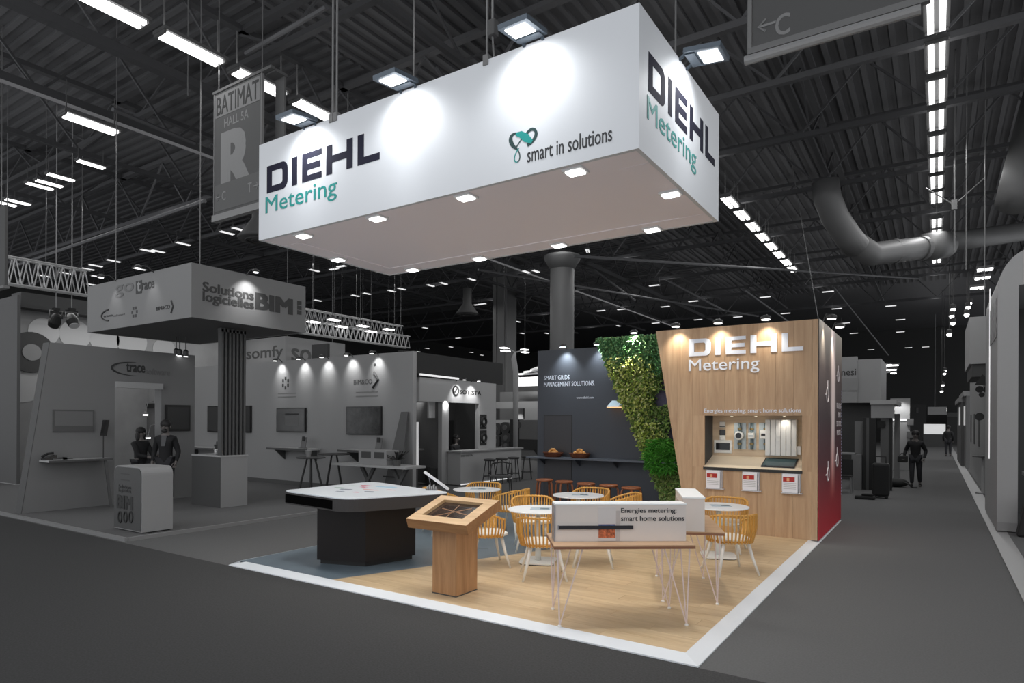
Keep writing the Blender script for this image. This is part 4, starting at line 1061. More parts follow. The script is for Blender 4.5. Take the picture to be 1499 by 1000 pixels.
# ================================================================== NEIGHBOURING STANDS, left side
wallg = mat('stand_wall_grey', (150, 150, 150), .75); wallg_m = mat('stand_wall_mid', (124, 124, 124), .75); wallg_d = mat('stand_wall_dark', (84, 84, 84), .75); wallg_l = mat('stand_wall_pale', (170, 170, 170), .7)
screen_d = G(44, 'dark_screen', .2); print_d = G(52, 'grey_print', .6); print_m = G(92, 'mid_print', .6); print_l = G(190, 'pale_print', .6)
lens_g = glow('small_spot_lens', (255, 255, 255), 4)
def px_z(px, py, plane, c): return (GX if plane == 'x' else GY)(px, py, c).z
def lamp_small(loc, target, label, power, ang=75, group=None):
    """little arm lamp over a panel top"""
    t = thing('arm_spotlight', label, 'spotlight', loc, 0, group)
    MB().lathe([(.06, -.02), (.07, .0), (.06, .03), (.02, .05)], n=12).build('head', body, t)
    MB().lathe([(.05, -.028), (.05, -.021)], n=12).build('lens', lens_g, t)
    tg = Vector(target); lo = Vector(loc); h = Vector((tg.x, tg.y, lo.z - .06)); h2 = h + (h - lo) * .15
    MB().tube([lo + Vector((0, 0, .04)), (lo + h2) / 2 + Vector((0, 0, .08)), h2], .012, 5).build('arm', body, t, world=True)
    spot('stand_spot', (lo.x, lo.y, lo.z - .035), target, power, ang, .9, .05)
    return t
def tv(name, label, x0, x1, y, z0, z1, m=None, cat='screen'):
    t = thing(name, label, cat, ((x0 + x1) / 2, y, (z0 + z1) / 2))
    MB().box(x0, x1, y - .06, y - .002, z0, z1).build('bezel', G(34, 'bezel_black', .35), t, world=True)
    MB().box(x0 + .03, x1 - .03, y - .064, y - .06, z0 + .03, z1 - .03).build('picture', m or screen_d, t, world=True)
    return t

# --- software stand: floor
bz = .05
structure(slab('floor', [(-30, 5.0), (-10.44, 5.0), (-10.44, 11.9), (-30, 11.9)], 0, bz, mat('stand_carpet_grey', (96, 96, 96), .9, noise=.1, nscale=40)))
edge_g = mat('stand_edge_grey', (134, 134, 134), .5)
structure(MB().box(-30, -10.43, 4.97, 5.02, 0, bz + .01).build('trim_4', edge_g)); structure(MB().box(-10.46, -10.41, 5.02, 11.9, 0, bz + .01).build('trim_5', edge_g))

# --- hanging sign of the software stand
c = GD(280, 464, 12); HX, HY, HZ0 = c.x, c.y, c.z; HZ1 = GD(280, 384, 12).z
hx0 = GY(128, 484, HY).x; hy1 = GX(447, 487, HX).y
t = thing('hanging_sign', 'grey hanging box sign reading Solutions logicielles BIM at the left', 'sign', ((hx0 + HX) / 2, (HY + hy1) / 2, HZ0))
MB().box(hx0, HX, HY, HY + .04, HZ0, HZ1).build('left_panel', wallg_m, t, world=True); MB().box(HX - .04, HX, HY + .04, hy1, HZ0, HZ1).build('right_panel', wallg_m, t, world=True)
MB().box(hx0, HX - .04, hy1 - .04, hy1, HZ0, HZ1).build('rear_panel', wallg_m, t, world=True); MB().box(hx0, hx0 + .04, HY + .04, hy1 - .04, HZ0, HZ1).build('far_panel', wallg_m, t, world=True)
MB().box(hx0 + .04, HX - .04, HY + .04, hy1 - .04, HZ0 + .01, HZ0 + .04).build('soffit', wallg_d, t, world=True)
def onX(px, py): return GX(px, py, HX)
def onY(px, py): return GY(px, py, HY)
def tX(s, pa, pb, m, par, X=None, bold=.0, off=.003):    # lettering on an x plane between two pixel corners (lower left, upper right)
    a, b = GX(*pa, X), GX(*pb, X); za, zb = a.z, b.z
    return text_mb(s, (X + off, a.y, za), (0, 1, 0), (0, 0, 1), b.y - a.y, zb - za, bold, .004).build('lettering', m, par, world=True)
def tY(s, pa, pb, m, par, Y=None, bold=.0, off=.003):
    a, b = GY(*pa, Y), GY(*pb, Y)
    return text_mb(s, (a.x, Y - off, a.z), (1, 0, 0), (0, 0, 1), b.x - a.x, b.z - a.z, bold, .004).build('lettering', m, par, world=True)
tX('Solutions', (297, 426), (371, 426.5), print_d, t, HX, .03); tX('logicielles', (297, 444.5), (371, 440), print_d, t, HX, .03); tX('BIM', (375, 451.5), (427, 439), print_d, t, HX, .05)
for k in range(3):
    a = onX(434, 443 + k * 7); MB().box(HX, HX + .006, a.y + .02, a.y + .13, a.z - .045, a.z + .045).build('square_mark', print_d, t, world=True)
tY('go', (169, 437), (196, 413), G(104), t, HY, .01)
a = onY(199, 431); b = onY(208, 410); MB().box(a.x, b.x, HY - .004, HY, a.z, b.z).build('dark_square', print_d, t, world=True)
tY('t', (201, 427), (206, 412), G(150), t, HY, .02); tY('race', (208, 425), (226, 411), print_d, t, HY, .02)
tY('trace', (152, 465), (165, 460), print_d, t, HY, .02); tY('software', (166, 464), (183, 458), G(104), t, HY)
a = onY(150, 463); MB().tube([(a.x + .35 + .38 * math.cos(q), HY - .004, a.z + .12 * math.sin(q)) for q in [PI * .55 + PI * .9 * k / 10 for k in range(11)]], .018, 5).build('swoosh', print_d, t, world=True)
a = onY(197, 457)
for k in range(6): q = k * PI / 3; MB().box(a.x + .09 * math.cos(q) - .03, a.x + .09 * math.cos(q) + .03, HY - .004, HY, a.z + .09 * math.sin(q) - .03, a.z + .09 * math.sin(q) + .03).build('petal_mark', print_d, t, world=True)
tY('BIM&CO', (229, 455), (249, 446), print_d, t, HY, .01)
a = onY(253, 449); MB().tube([(a.x - .05, HY - .004, a.z + .12), (a.x + .02, HY - .004, a.z), (a.x - .05, HY - .004, a.z - .12)], .02, 4).build('chevron', print_d, t, world=True)
for i, (px, py) in enumerate(((170, 409), (225, 398))):
    p = onY(px, py); lamp_small((p.x, HY - .3, HZ1 + .02), (p.x, HY, HZ1 - .6), 'small lamp over the left face of the grey hanging sign, %s one' % ('left', 'right')[i], 9, 70)
p = onX(361, 408); lamp_small((HX + .3, p.y, HZ1 + .02), (HX, p.y, HZ1 - .6), 'small lamp over the face reading Solutions logicielles', 70, 95)
for (x, y, lab) in ((HX - .4, HY + .4, 'near corner'), (hx0 + .4, HY + .4, 'left corner')): cable((x, y, HZ1), (x, y, 11.195), .01, 'thin cable carrying the grey hanging sign at its ' + lab)

# --- slanted side wall with screen
AX = -14.78
A = thing('slanted_wall', 'pale grey side wall with slanted front edge and trace lettering', 'wall', (AX, 7, bz))
y0b, y0t, y1 = GX(32, 752, AX).y, GX(73, 505, AX).y, GX(285, 600, AX).y; AZ = 3.42; yd = GX(168, 600, AX).y; zd = 2.70
MB().prism([(y0b, bz), (yd, bz), (yd, AZ), (y0t, AZ)], (-.28, 0, 0), (AX, 0, 0), (0, 1, 0), (0, 0, 1)).build('panel', wallg_m, A, world=True)
MB().prism([(y0b - .012, bz), (y0b, bz), (y0t, AZ), (y0t - .012, AZ)], (-.28, 0, 0), (AX - .003, 0, 0), (0, 1, 0), (0, 0, 1)).build('front_edge', wallg_d, A, world=True)
MB().box(AX - .28, AX, yd, y1, zd, AZ).build('header', wallg_m, A, world=True); MB().box(AX - .28, AX, GX(236, 600, AX).y, y1, bz, zd).build('end_post', wallg_m, A, world=True)
MB().box(AX - .02, AX + .1, yd, GX(236, 600, AX).y - .01, zd - .13, zd).build('lintel', wallg_l, A, world=True)
tX('trace', (185, 544), (212, 534), print_d, A, AX, .03); tX('software', (213, 548), (249, 541), G(112), A, AX, .01)
a = GX(206, 541, AX); MB().tube([(AX + .002, a.y + .5 * math.cos(q) - .1, a.z + .15 * math.sin(q)) for q in [PI * .5 + PI * 1.0 * k / 18 for k in range(19)]], [.003 + .022 * math.sin(PI * k / 18) for k in range(19)], 5).build('swoosh', print_d, A, world=True)
ya, yb, za, zb = GX(77, 600, AX).y, GX(137, 600, AX).y, GX(100, 632, AX).z, GX(100, 600, AX).z
t = thing('wall_screen', 'pale grey screen recessed in the slanted side wall', 'screen', (AX, (ya + yb) / 2, (za + zb) / 2))
MB().box(AX, AX + .03, ya, yb, za, zb).build('bezel', G(88), t, world=True); MB().box(AX + .03, AX + .034, ya + .03, yb - .03, za + .12, zb - .03).build('picture', G(112), t, world=True)
def shelf_x(label, pa, pb, X, z, dep, th_=.04, leg=True, m=wallg_l):
    ya, yb = GX(pa, 660, X).y, GX(pb, 660, X).y
    t = thing('wall_shelf', label, 'shelf', (X + dep / 2, (ya + yb) / 2, z))
    MB().box(X + .002, X + dep, ya, yb, z - th_, z).build('top', m, t, world=True)
    MB().box(X + dep, X + dep + .01, ya, yb, z - th_, z - .002).build('front_edge', wallg_d, t, world=True)
    if leg: MB().bar((X + dep - .05, yb - .12, z - th_), (X + dep - .02, yb - .02, bz), .07, .05).build('leg', wallg_d, t, world=True)
    return t
shelf_x('long pale shelf on the slanted side wall, one dark leg at its right end', 57, 150, AX, 1.08, .45)
p = GX(71, 655, AX + .2); t = thing('desk_telephone', 'small dark desk phone on the shelf of the slanted wall', 'telephone', (AX + .22, p.y, 1.081))
MB().hexa([(-.1, -.1, 0), (.1, -.1, 0), (.1, .1, 0), (-.1, .1, 0)], [(-.1, -.1, .03), (.1, -.1, .03), (.1, .1, .1), (-.1, .1, .1)]).build('base', screen_d, t); MB().tube([(-.06, -.1, .06), (-.06, 0, .12), (-.06, .1, .13)], .025, 6).build('handset', screen_d, t)
for i, (px, s) in enumerate(((84, .12), (95, .09))):
    y = GX(px, 660, AX + .2).y; t = thing('brochure_pile', 'small pile of papers on the shelf of the slanted wall, %s' % ('beside the phone', 'farther from the phone')[i], 'papers', (AX + .24, y, 1.081))
    for k in range(3): MB().box(-.1, .1, -s, s, k * .015, k * .015 + .012).build('sheet', (G(150), print_d, G(120))[k], t)
p = GX(160, 622, AX + .5); t = thing('tilted_tablet', 'thin dark tablet seen edge-on beside the slanted wall', 'tablet', (AX + .25, p.y, 1.7))
MB().bar((0, 0, -.16), (.0, .05, .17), .25, .02).build('panel', screen_d, t); MB().tube([(0, 0, -.16), (0, 0, -.62)], .012, 6).build('stand', print_d, t)

# --- welcome counter
q0, q1, q2 = GZ(159.6, 775, bz), GZ(207.6, 782, bz), GZ(249.6, 777, bz)
cx0, cx1, cy0, cy1, ch = q0.x, q1.x, q1.y, q1.y + .5, 1.07
K2 = thing('welcome_counter', 'rounded grey welcome counter printed BIM at the left', 'counter', ((cx0 + cx1) / 2, (cy0 + cy1) / 2, bz))
prof = [(cx0, bz + .02), (cx1, bz + .02)] + [(cx1 - .13 + .13 * math.cos(a), bz + ch - .13 + .13 * math.sin(a)) for a in [PI / 2 * k / 6 for k in range(7)]] + [(cx0 + .13 - .13 * math.sin(a), bz + ch - .13 + .13 * math.cos(a)) for a in [PI / 2 * k / 6 for k in range(7)]]
MB().prism(prof, (0, cy1 - cy0, 0), (0, cy0, 0), (1, 0, 0), (0, 0, 1)).build('shell', mat('counter_pale', (150, 150, 150), .5), K2, world=True)
cm = (cx0 + cx1) / 2; cz = bz + ch / 2
MB().prism([(cm + (p[0] - cm) * .965, cz + (p[1] - cz) * .965) for p in prof], (0, -.012, 0), (0, cy0, 0), (1, 0, 0), (0, 0, 1)).build('front_face', mat('counter_front', (76, 76, 76), .6), K2, world=True)
MB().box(cx0 + .05, cx1 - .03, cy0 + .03, cy1 - .03, bz, bz + .02).build('plinth', G(40), K2, world=True)
pk = G(46, 'counter_print', .6)
tY('BIM', (172, 743), (194, 728), pk, K2, cy0 - .012, .05); tY('Solutions', (174, 714), (192, 711), G(70), K2, cy0 - .012, .02); tY('logicielles', (174, 721), (192, 717), G(70), K2, cy0 - .012, .02)
for k in range(3):
    a = GY(176 + k * 8, 757, cy0 - .012); MB().tube([(a.x + .055 * math.cos(q), cy0 - .014, a.z + .09 * math.sin(q)) for q in [2 * PI * j / 10 for j in range(10)]], .016, 5, closed=True).build('ring_mark', pk, K2, world=True)
for k in range(2): a = GY(183, 703 - k * 9, cy0 - .012); MB().box(a.x - .14, a.x + .14, cy0 - .014, cy0 - .012, a.z - .008, a.z + .008).build('print_line', G(70), K2, world=True)

# --- counter with slat screen
c = GZ(323, 744, bz); sx1, sy0 = c.x, c.y; sx0 = GY(281, 738, sy0).x; sy1 = GX(362, 738, sx1).y; sh = 1.14
SC = thing('slat_counter', 'grey box counter under the tall slat screen', 'counter', ((sx0 + sx1) / 2, (sy0 + sy1) / 2, bz))
MB().box(sx0, sx1, sy0, sy1, bz, sh - .03).build('body', wallg, SC, world=True); MB().box(sx0 - .01, sx1 + .01, sy0 - .01, sy1 + .01, sh - .03, sh).build('top', wallg_l, SC, world=True)
MB().box(sx0, sx1 - .005, sy0 - .008, sy0, bz, sh - .03).build('front_panel', mat('counter_front', (88, 88, 88)), SC, world=True)
sl = thing('slat_screen', 'tall screen of upright dark slats rising from the grey counter to the hanging sign', 'screen', (sx1 - .1, (sy0 + sy1) / 2, sh))
n = 7
for k in range(n):
    y = sy0 + .04 + (sy1 - sy0 - .1) * k / (n - 1)
    MB().box(sx1 - .15, sx1 - .02, y - .022, y + .022, sh, HZ0 - .02).build('slat', G(84, 'slat_grey', .6), sl, world=True)
MB().box(sx1 - .15, sx1 - .02, sy0 + .01, sy1 - .03, HZ0 - .08, HZ0 + .005).build('head_rail', G(84, 'slat_grey'), sl, world=True)
for i, (px, lab) in enumerate(((318, 'left one'), (326, 'middle one'), (333, 'right one'))):
    y = GX(px, 660, sx1 - .4).y; t = thing('drinking_glass', 'shiny empty glass on the grey slat counter, ' + lab, 'glass', (sx1 - .42 - .06 * i, sy0 + .15 + .1 * i, sh))
    MB().lathe([(.025, 0), (.035, .005), (.04, .12), (.036, .12), (.03, .015)], n=14).build('bowl', mat('glass_shiny', (205, 205, 205), .08, .3), t, smooth=True)
    MB().lathe([(.03, .004), (.034, .05)], n=14).build('water', mat('water_grey', (150, 150, 150), .1), t)
p = Vector((sx0 + .35, sy1 - .15, sh)); t = thing('wire_basket', 'small dark wire basket of leaflets on the slat counter', 'basket', p)
MB().lathe([(.1, 0), (.16, .2), (.15, .2), (.09, .01)], n=12).build('bowl', G(60), t)
for k in range(3): MB().box(-.09 + .06 * k, -.08 + .06 * k, -.08, .08, .03, .27).build('leaflet', G(120), t)
# cluster of ceiling spots below the sign
for i, (px, py) in enumerate(((258, 520), (263, 521), (272, 522))):
    p = GD(px, py, 15); t = thing('track_spot', 'tiny lit spot under the grey hanging sign, %s of three' % ('left', 'middle', 'right')[i], 'spotlight', p)
    MB().lathe([(.05, 0), (.06, .12), (.03, .16)], n=12).build('head', body, t); MB().lathe([(.045, -.008), (.045, 0)], n=12).build('lens', lens_g, t); MB().tube([(0, 0, .15), (0, 0, HZ0 + .02 - p.z)], .012, 5).build('stem', body, t)

# --- rear wall of the software stand
BWY = 11.7; bx1 = GY(604, 600, BWY).x
RW = thing('rear_stand_wall', 'long pale grey stand wall with five spotlit patches along its top', 'wall', (-16, BWY, bz))
BWZ = 3.58
MB().box(-27, bx1, BWY, BWY + .12, bz, BWZ).build('panel', wallg, RW, world=True); MB().box(bx1, bx1 + .015, BWY + .0, BWY + .12, bz, BWZ).build('end_face', wallg_l, RW, world=True)
MB().box(-19, bx1, BWY - .02, BWY, bz, bz + .12).build('skirting', wallg_d, RW, world=True)
for i, px in enumerate((413, 447, 481, 517, 554)):
    p = GY(px, 530, BWY); lamp_small((p.x, BWY - .24, BWZ + .0), (p.x, BWY, BWZ - .35), 'small arm lamp on the long pale stand wall, %s from the left' % ('first', 'second', 'third', 'fourth', 'fifth')[i], 34, 88, 'arm lamps on the long pale stand wall')
a = GY(418, 561, BWY)
for k in range(6): q = k * PI / 3 + .5; MB().box(a.x + .13 * math.cos(q) - .035, a.x + .13 * math.cos(q) + .035, BWY - .005, BWY, a.z + .13 * math.sin(q) - .05, a.z + .13 * math.sin(q) + .05).build('petal_mark', print_d, RW, world=True)
tY('BIM&CO', (518, 563), (545, 555), print_m, RW, BWY, .01); a = GY(550, 556, BWY)
MB().tube([(a.x - .06, BWY - .005, a.z + .2), (a.x + .1, BWY - .005, a.z), (a.x - .1, BWY - .005, a.z - .2)], .035, 4).build('chevron', print_d, RW, world=True)
MB().lathe([(.04, 0), (.04, .006)], n=10).xf(Matrix.Translation((a.x - .03, BWY, a.z + .38)) @ Matrix.Rotation(PI / 2, 4, 'X')).build('dot_mark', print_d, RW, world=True)
for k, (px, py) in enumerate(((420, 581), (420, 576), (537, 574), (537, 580))):
    a = GY(px, py, BWY); MB().box(a.x - .4, a.x + .4, BWY - .004, BWY, a.z - .012, a.z + .012).build('print_line', G(118), RW, world=True)
pic1 = mat('screen_window', (70, 70, 70), .25, noise=.25, nscale=3); pic2 = mat('screen_photo', (46, 46, 46), .25, noise=.9, nscale=5)
def tv_px(label, xa, ya, xb, yb, m=None):
    a, b = GY(xa, yb, BWY), GY(xb, ya, BWY); return tv('wall_screen', label, a.x, b.x, BWY, a.z, b.z, m)
t = tv_px('grey wall screen with a pale window shown, right of the slat screen', 407, 597, 449, 632, pic1)
a, b = GY(420, 623, BWY), GY(440, 609, BWY); MB().box(a.x, b.x, BWY - .068, BWY - .064, a.z, b.z).build('shown_window', G(104), t, world=True); MB().box(a.x, b.x, BWY - .068, BWY - .064, b.z + .03, b.z + .07).build('shown_bar', G(40), t, world=True)
tv_px('large dark wall screen with a blurred photo, rightmost on the pale wall', 509, 595, 560, 636, pic2)
t = tv_px('dark wall screen partly hidden behind the slat screen', 306, 594, 369, 632, mat('screen_bars', (64, 64, 64), .25)); 
ya, yb, za, zb = GX(241, 600, AX).y, GX(277, 600, AX).y, GX(258, 631, AX).z, GX(258, 593, AX).z
t2 = thing('wall_screen', 'dark wall screen behind the standing bearded person', 'screen', (AX, (ya + yb) / 2, (za + zb) / 2))
MB().box(AX + .002, AX + .05, ya, yb, za, zb).build('bezel', G(34, 'bezel_black'), t2, world=True); MB().box(AX + .05, AX + .054, ya + .04, yb - .04, za + .05, zb - .05).build('picture', mat('screen_bars', (64, 64, 64)), t2, world=True)
# door-like frame with lit room beyond (left)
a, b = GY(190, 700, BWY), GY(236, 597, BWY)
t = thing('doorway_frame', 'dark-framed opening with a lit lamp inside, behind the standing woman', 'doorway', ((a.x + b.x) / 2, BWY, bz))
for (u, v, z0, z1) in ((a.x, a.x + .3, 1.2, b.z), (b.x - .35, b.x, bz, b.z), (a.x - .3, b.x + .2, b.z, b.z + .15)): MB().box(u, v, BWY - .06, BWY - .002, z0, z1).build('jamb', G(42), t, world=True)
MB().box(a.x + .3, b.x - .35, BWY - .03, BWY - .002, bz, b.z).build('inner_panel', G(105), t, world=True)
for k in range(4): x = a.x + .45 + k * .22; MB().box(x, x + .05, BWY - .04, BWY - .03, bz, b.z).build('mullion', G(70), t, world=True)
for (px, py) in ((213, 606), (217, 640)):
    p = GY(px, py, BWY - .3); l = thing('pendant_lamp', 'tiny glowing pendant lamp in the framed opening, %s one' % ('upper' if py < 620 else 'lower'), 'lamp', p)
    MB().lathe([(.09, -.02), (.1, 0), (.03, .08)], n=12).build('shade', G(120), l); MB().lathe([(.075, -.05), (.08, -.021)], n=12).build('bulb', lens_g, l); MB().tube([(0, 0, .08), (-.05, .1, .4), (-.05, .295, .45)], .012, 5).build('cord', G(140), l)
# shelves and furniture along the rear wall
def shelf_y(label, xa, xb, py, dep, m=wallg_l, brackets=True):
    a, b = GY(xa, py, BWY - dep), GY(xb, py, BWY - dep); z = (a.z + b.z) / 2
    t = thing('wall_shelf', label, 'shelf', ((a.x + b.x) / 2, BWY - dep / 2, z))
    MB().box(a.x, b.x, BWY - dep, BWY - .002, z - .05, z).build('top', m, t, world=True)
    MB().box(a.x, b.x, BWY - dep - .01, BWY - dep, z - .06, z - .004).build('front_edge', wallg_d, t, world=True)
    if brackets:
        for x in (a.x + .2, b.x - .2): MB().prism([(0, 0), (-dep * .8, 0), (0, -.3)], (.04, 0, 0), (x, BWY - .003, z - .05), (0, 1, 0), (0, 0, 1)).build('bracket', wallg_d, t, world=True)
    return t, z
sA, zA = shelf_y('pale shelf on the long stand wall behind the high tripod table', 390, 450, 656, .45)
sB, zB = shelf_y('pale shelf below the rightmost wall screen', 494, 545, 659, .5)
sC, zC = shelf_y('pale counter shelf behind the standing man, left of the slat screen', 262, 312, 655, .5)
for (px, lab) in ((552, 'pale plastic shell chair'),):
    pass
def leaflet_stand(px, y, z, label):
    p = GY(px, 640, y); t = thing('leaflet_stand', label, 'leaflet stand', (p.x, y, z))
    MB().box(-.12, .12, -.05, .05, 0, .015).build('foot', G(90), t); MB().hexa([(-.1, 0, .015), (.1, 0, .015), (.1, .02, .015), (-.1, .02, .015)], [(-.1, .06, .3), (.1, .06, .3), (.1, .08, .3), (-.1, .08, .3)]).build('card', G(110), t)
    MB().box(-.05, .05, .02, .03, .2, .32).build('card_picture', G(50), t); return t
leaflet_stand(443, BWY - .3, zA, 'small leaflet stand on the shelf behind the tripod table'); leaflet_stand(553, BWY - .25, zB, 'small leaflet stand on the shelf below the rightmost wall screen')
# high tripod table with a cup
p = GZ(455, 728, bz); x, y = p.x, p.y; zt = GZ(455, 668, 1.0); d_ = (p - CAM).dot(FV); z_t = CAMH - (669 - 614.4) * d_ / FPX
HT = thing('high_table', 'dark high round table on splayed legs by the long stand wall', 'table', (x, y, bz))
MB().lathe([(.33, z_t - bz - .03), (.34, z_t - bz - .015), (.33, z_t - bz)], n=26).build('top', G(72), HT)
for k in range(6): a = k * PI / 3 + .3; MB().tube([(.36 * math.cos(a), .36 * math.sin(a), 0), (.1 * math.cos(a), .1 * math.sin(a), z_t - bz - .03)], .017, 6).build('leg', G(58), HT)
HT2 = thing('high_table', 'dark high round table just behind the tripod table', 'table', (x - .05, y + .75, bz))
MB().lathe([(.38, z_t - bz + .02), (.39, z_t - bz + .035), (.38, z_t - bz + .05)], n=26).build('top', G(66), HT2)
for k in range(4): a = k * PI / 2; MB().tube([(.3 * math.cos(a), .3 * math.sin(a), 0), (.08 * math.cos(a), .08 * math.sin(a), z_t - bz + .02)], .017, 6).build('leg', G(58), HT2)
t = thing('paper_cup', 'pale paper cup on the dark tripod table', 'cup', (x - .03, y - .05, z_t)); MB().lathe([(.05, 0), (.075, .15), (.07, .15), (.045, .01)], n=14).build('cup', G(140), t); MB().lathe([(.077, .145), (.08, .155), (.077, .16)], n=14).build('rim', G(150), t)
# bench table and leaning board
p0, p1 = GY(490, 688, 10.6), GY(604, 684, 10.6); zb = .86
t = thing('long_table', 'long pale table on crossed legs under the rightmost wall screen', 'table', ((p0.x + p1.x) / 2, 10.8, bz))
MB().box(p0.x, p1.x - .1, 10.5, 11.15, zb - .05, zb).build('top', wallg_l, t, world=True)
for xx in (p0.x + .9, p1.x - .6):
    MB().bar((xx - .25, 10.8, bz), (xx + .25, 10.8, zb - .05), .06, .08).build('leg', wallg_d, t, world=True); MB().bar((xx + .25, 10.85, bz), (xx - .25, 10.85, zb - .05), .06, .08).build('leg', wallg_d, t, world=True)
ca = GY(534, 670, 10.7); t = thing('cardboard_box', 'pale box with two square windows on the long table', 'box', (ca.x + .3, 10.8, zb))
MB().box(-.4, .5, -.2, .2, 0, .34).build('body', wallg, t)
for k in (-.3, .12): MB().box(k, k + .3, -.21, -.2, .16, .3).build('window', G(74), t)
pl = GY(572, 672, 10.65); t = thing('potted_plant', 'small dark leafy plant on the long table', 'plant', (pl.x + .1, 10.75, zb))
MB().lathe([(.08, 0), (.1, .14), (.09, .14)], n=12).build('pot', G(90), t)
lm = MB()
for k in range(40):
    a = random.uniform(0, 6.28); r_ = random.uniform(.05, .28); z = random.uniform(.12, .35); lm.add([(0, 0, .12), (r_ * math.cos(a), r_ * math.sin(a), z), (r_ * math.cos(a + .35), r_ * math.sin(a + .35), z * .9)], [(0, 1, 2)])
structure(lm.build('leaf', G(40), t), 'stuff')
pb = GY(586, 690, 11.5); t = thing('leaning_board', 'tall narrow dark board leaning on the long pale wall', 'board', (pb.x, 11.5, bz))
MB().hexa([(-.28, -.35, 0), (.28, -.35, 0), (.28, -.32, 0), (-.28, -.32, 0)], [(-.1, .12, 2.05), (.12, .12, 2.05), (.12, .15, 2.05), (-.1, .15, 2.05)]).build('board', mat('board_grey', (92, 92, 92), .7), t)
MB().bar((-.2, -.37, .5), (.2, -.37, .5), .03, .03).build('rail', G(60), t)

# --- far left pillar, banner, glowing wall with circles
p = GZ(24, 712, 0)
t = thing('stand_pillar', 'dark grey flat pillar cut by the left edge of the photo', 'pillar', (p.x - .8, p.y, 0))
zt = GY(24, 432, p.y).z
MB().box(p.x - 2.2, p.x, p.y, p.y + .08, .06, zt).build('shaft', G(92), t, world=True); MB().box(p.x - 2.2, p.x + .04, p.y - .05, p.y + .13, 0, .06).build('plinth', wallg_l, t, world=True)
a, b = GY(9, 418, 6.0), GY(9, 300, 6.0); t = thing('hall_banner', 'dark plain banner cut by the left edge of the photo', 'banner', (a.x - .5, 6.0, a.z))
MB().box(a.x - 1.2, a.x, 5.97, 6.03, a.z, b.z).build('cloth', G(72), t, world=True); MB().box(a.x - 1.2, a.x + .02, 5.94, 6.06, a.z - .06, a.z).build('bottom_bar', G(110), t, world=True); MB().tube([(a.x - .3, 6, b.z), (a.x - .3, 6, 11.195)], .012, 5).build('cord', cable_m, t, world=True)
GXX = -23.0
ya, yb = GX(20, 600, GXX).y, GX(330, 600, GXX).y; zt = GX(24, 452, GXX).z
t = thing('printed_wall', 'pale wall printed with circles at the far left, behind the slanted wall', 'wall', (GXX, (ya + yb) / 2, 0))
MB().box(GXX - .15, GXX, ya, yb, .0, zt).build('panel', mat('circle_wall', (150, 150, 150), .6, noise=.12, nscale=1.5), t, world=True)
for (px, py, r_, v) in ((64, 486, .42, 205), (110, 490, .46, 200), (153, 497, .46, 195), (193, 500, .5, 190), (240, 512, .4, 180), (30, 530, .35, 180), (33, 560, .6, 185), (35, 745, .5, 170)):
    c = GX(px, py, GXX); MB().lathe([(r_, 0), (r_, .02)], n=24).xf(Matrix.Translation(c) @ Matrix.Rotation(PI / 2, 4, 'Y')).build('disc_print', G(v, 'disc_%d' % v), t, world=True)
c = GX(45, 516, GXX); MB().lathe([(.62, .02), (.62, .08)], n=30).xf(Matrix.Translation(c) @ Matrix.Rotation(PI / 2, 4, 'Y')).build('dark_disc', G(70), t, world=True); MB().lathe([(.25, .08), (.25, .1)], n=24).xf(Matrix.Translation(c) @ Matrix.Rotation(PI / 2, 4, 'Y')).build('pale_disc', G(150), t, world=True)
MB().box(GXX - .2, GXX + .5, ya, yb, zt, GX(24, 430, GXX).z).build('header', G(84), t, world=True)
area_light('printed_wall_light', (GXX + 1.2, (ya + yb) / 2, zt - .1), .3, yb - ya, 40)
for i, px in enumerate((82, 105)):
    p = GX(px, 466, GXX + 1.3); t = thing('track_spotlight', 'black stage spotlight hanging before the printed wall, %s one' % ('left', 'right')[i], 'spotlight', p)
    MB().lathe([(.14, -.28), (.17, -.12), (.1, .12), (.05, .16)], n=14).xf(Matrix.Rotation((.7, -.6)[i], 4, 'Y')).build('head', G(30), t); MB().tube([(0, -.16, .0), (0, -.16, .22), (0, .16, .22), (0, .16, 0)], .02, 5).build('yoke', G(40), t)
    MB().box(-.08, .08, -.08, .08, .22, .3).build('clamp', G(40), t); MB().lathe([(.13, -.30), (.13, -.285)], n=14).xf(Matrix.Rotation((.7, -.6)[i], 4, 'Y')).build('lens', G(200), t)
    MB().tube([(0, 0, .3), (0, 0, 11.195 - p.z)], .015, 5).build('cord', G(150), t)
def lattice(label, a, b, h, n, m, wdt=.25):
    a = Vector(a); b = Vector(b); t = thing('lighting_truss', label, 'truss', a)
    d = (b - a); s = Vector((-d.y, d.x, 0)).normalized() * wdt
    for (o, nm) in ((Vector((0, 0, 0)), 'lower_chord'), (Vector((0, 0, h)), 'upper_chord'), (s, 'lower_chord'), (s + Vector((0, 0, h)), 'upper_chord')): MB().tube([a + o, b + o], .03, 6).build(nm, m, t, world=True)
    for k in range(n):
        p = a + d * (k / n); q = a + d * ((k + 1) / n); mid = (p + q) / 2 + Vector((0, 0, h))
        for o in (Vector((0, 0, 0)), s): MB().tube([p + o, mid + o], .018, 4).build('brace', m, t, world=True); MB().tube([mid + o, q + o], .018, 4).build('brace', m, t, world=True)
    for k in (.1, .5, .9): p = a + d * k + Vector((0, 0, h)); MB().tube([p, (p.x, p.y, 11.195)], .012, 4).build('cord', cable_m, t, world=True)
    return t
alu = mat('truss_aluminium', (190, 190, 190), .4, .2)
a, b = GX(-5, 412, GXX + 1.5), GX(132, 440, GXX + 1.5); b.z = a.z
lattice('pale lattice lighting truss at the far left, left of the grey hanging sign', a, b, .75, 8, alu)
a, b = GX(440, 492, -19.5), GX(600, 505, -19.5); a.z = b.z = (a.z + b.z) / 2
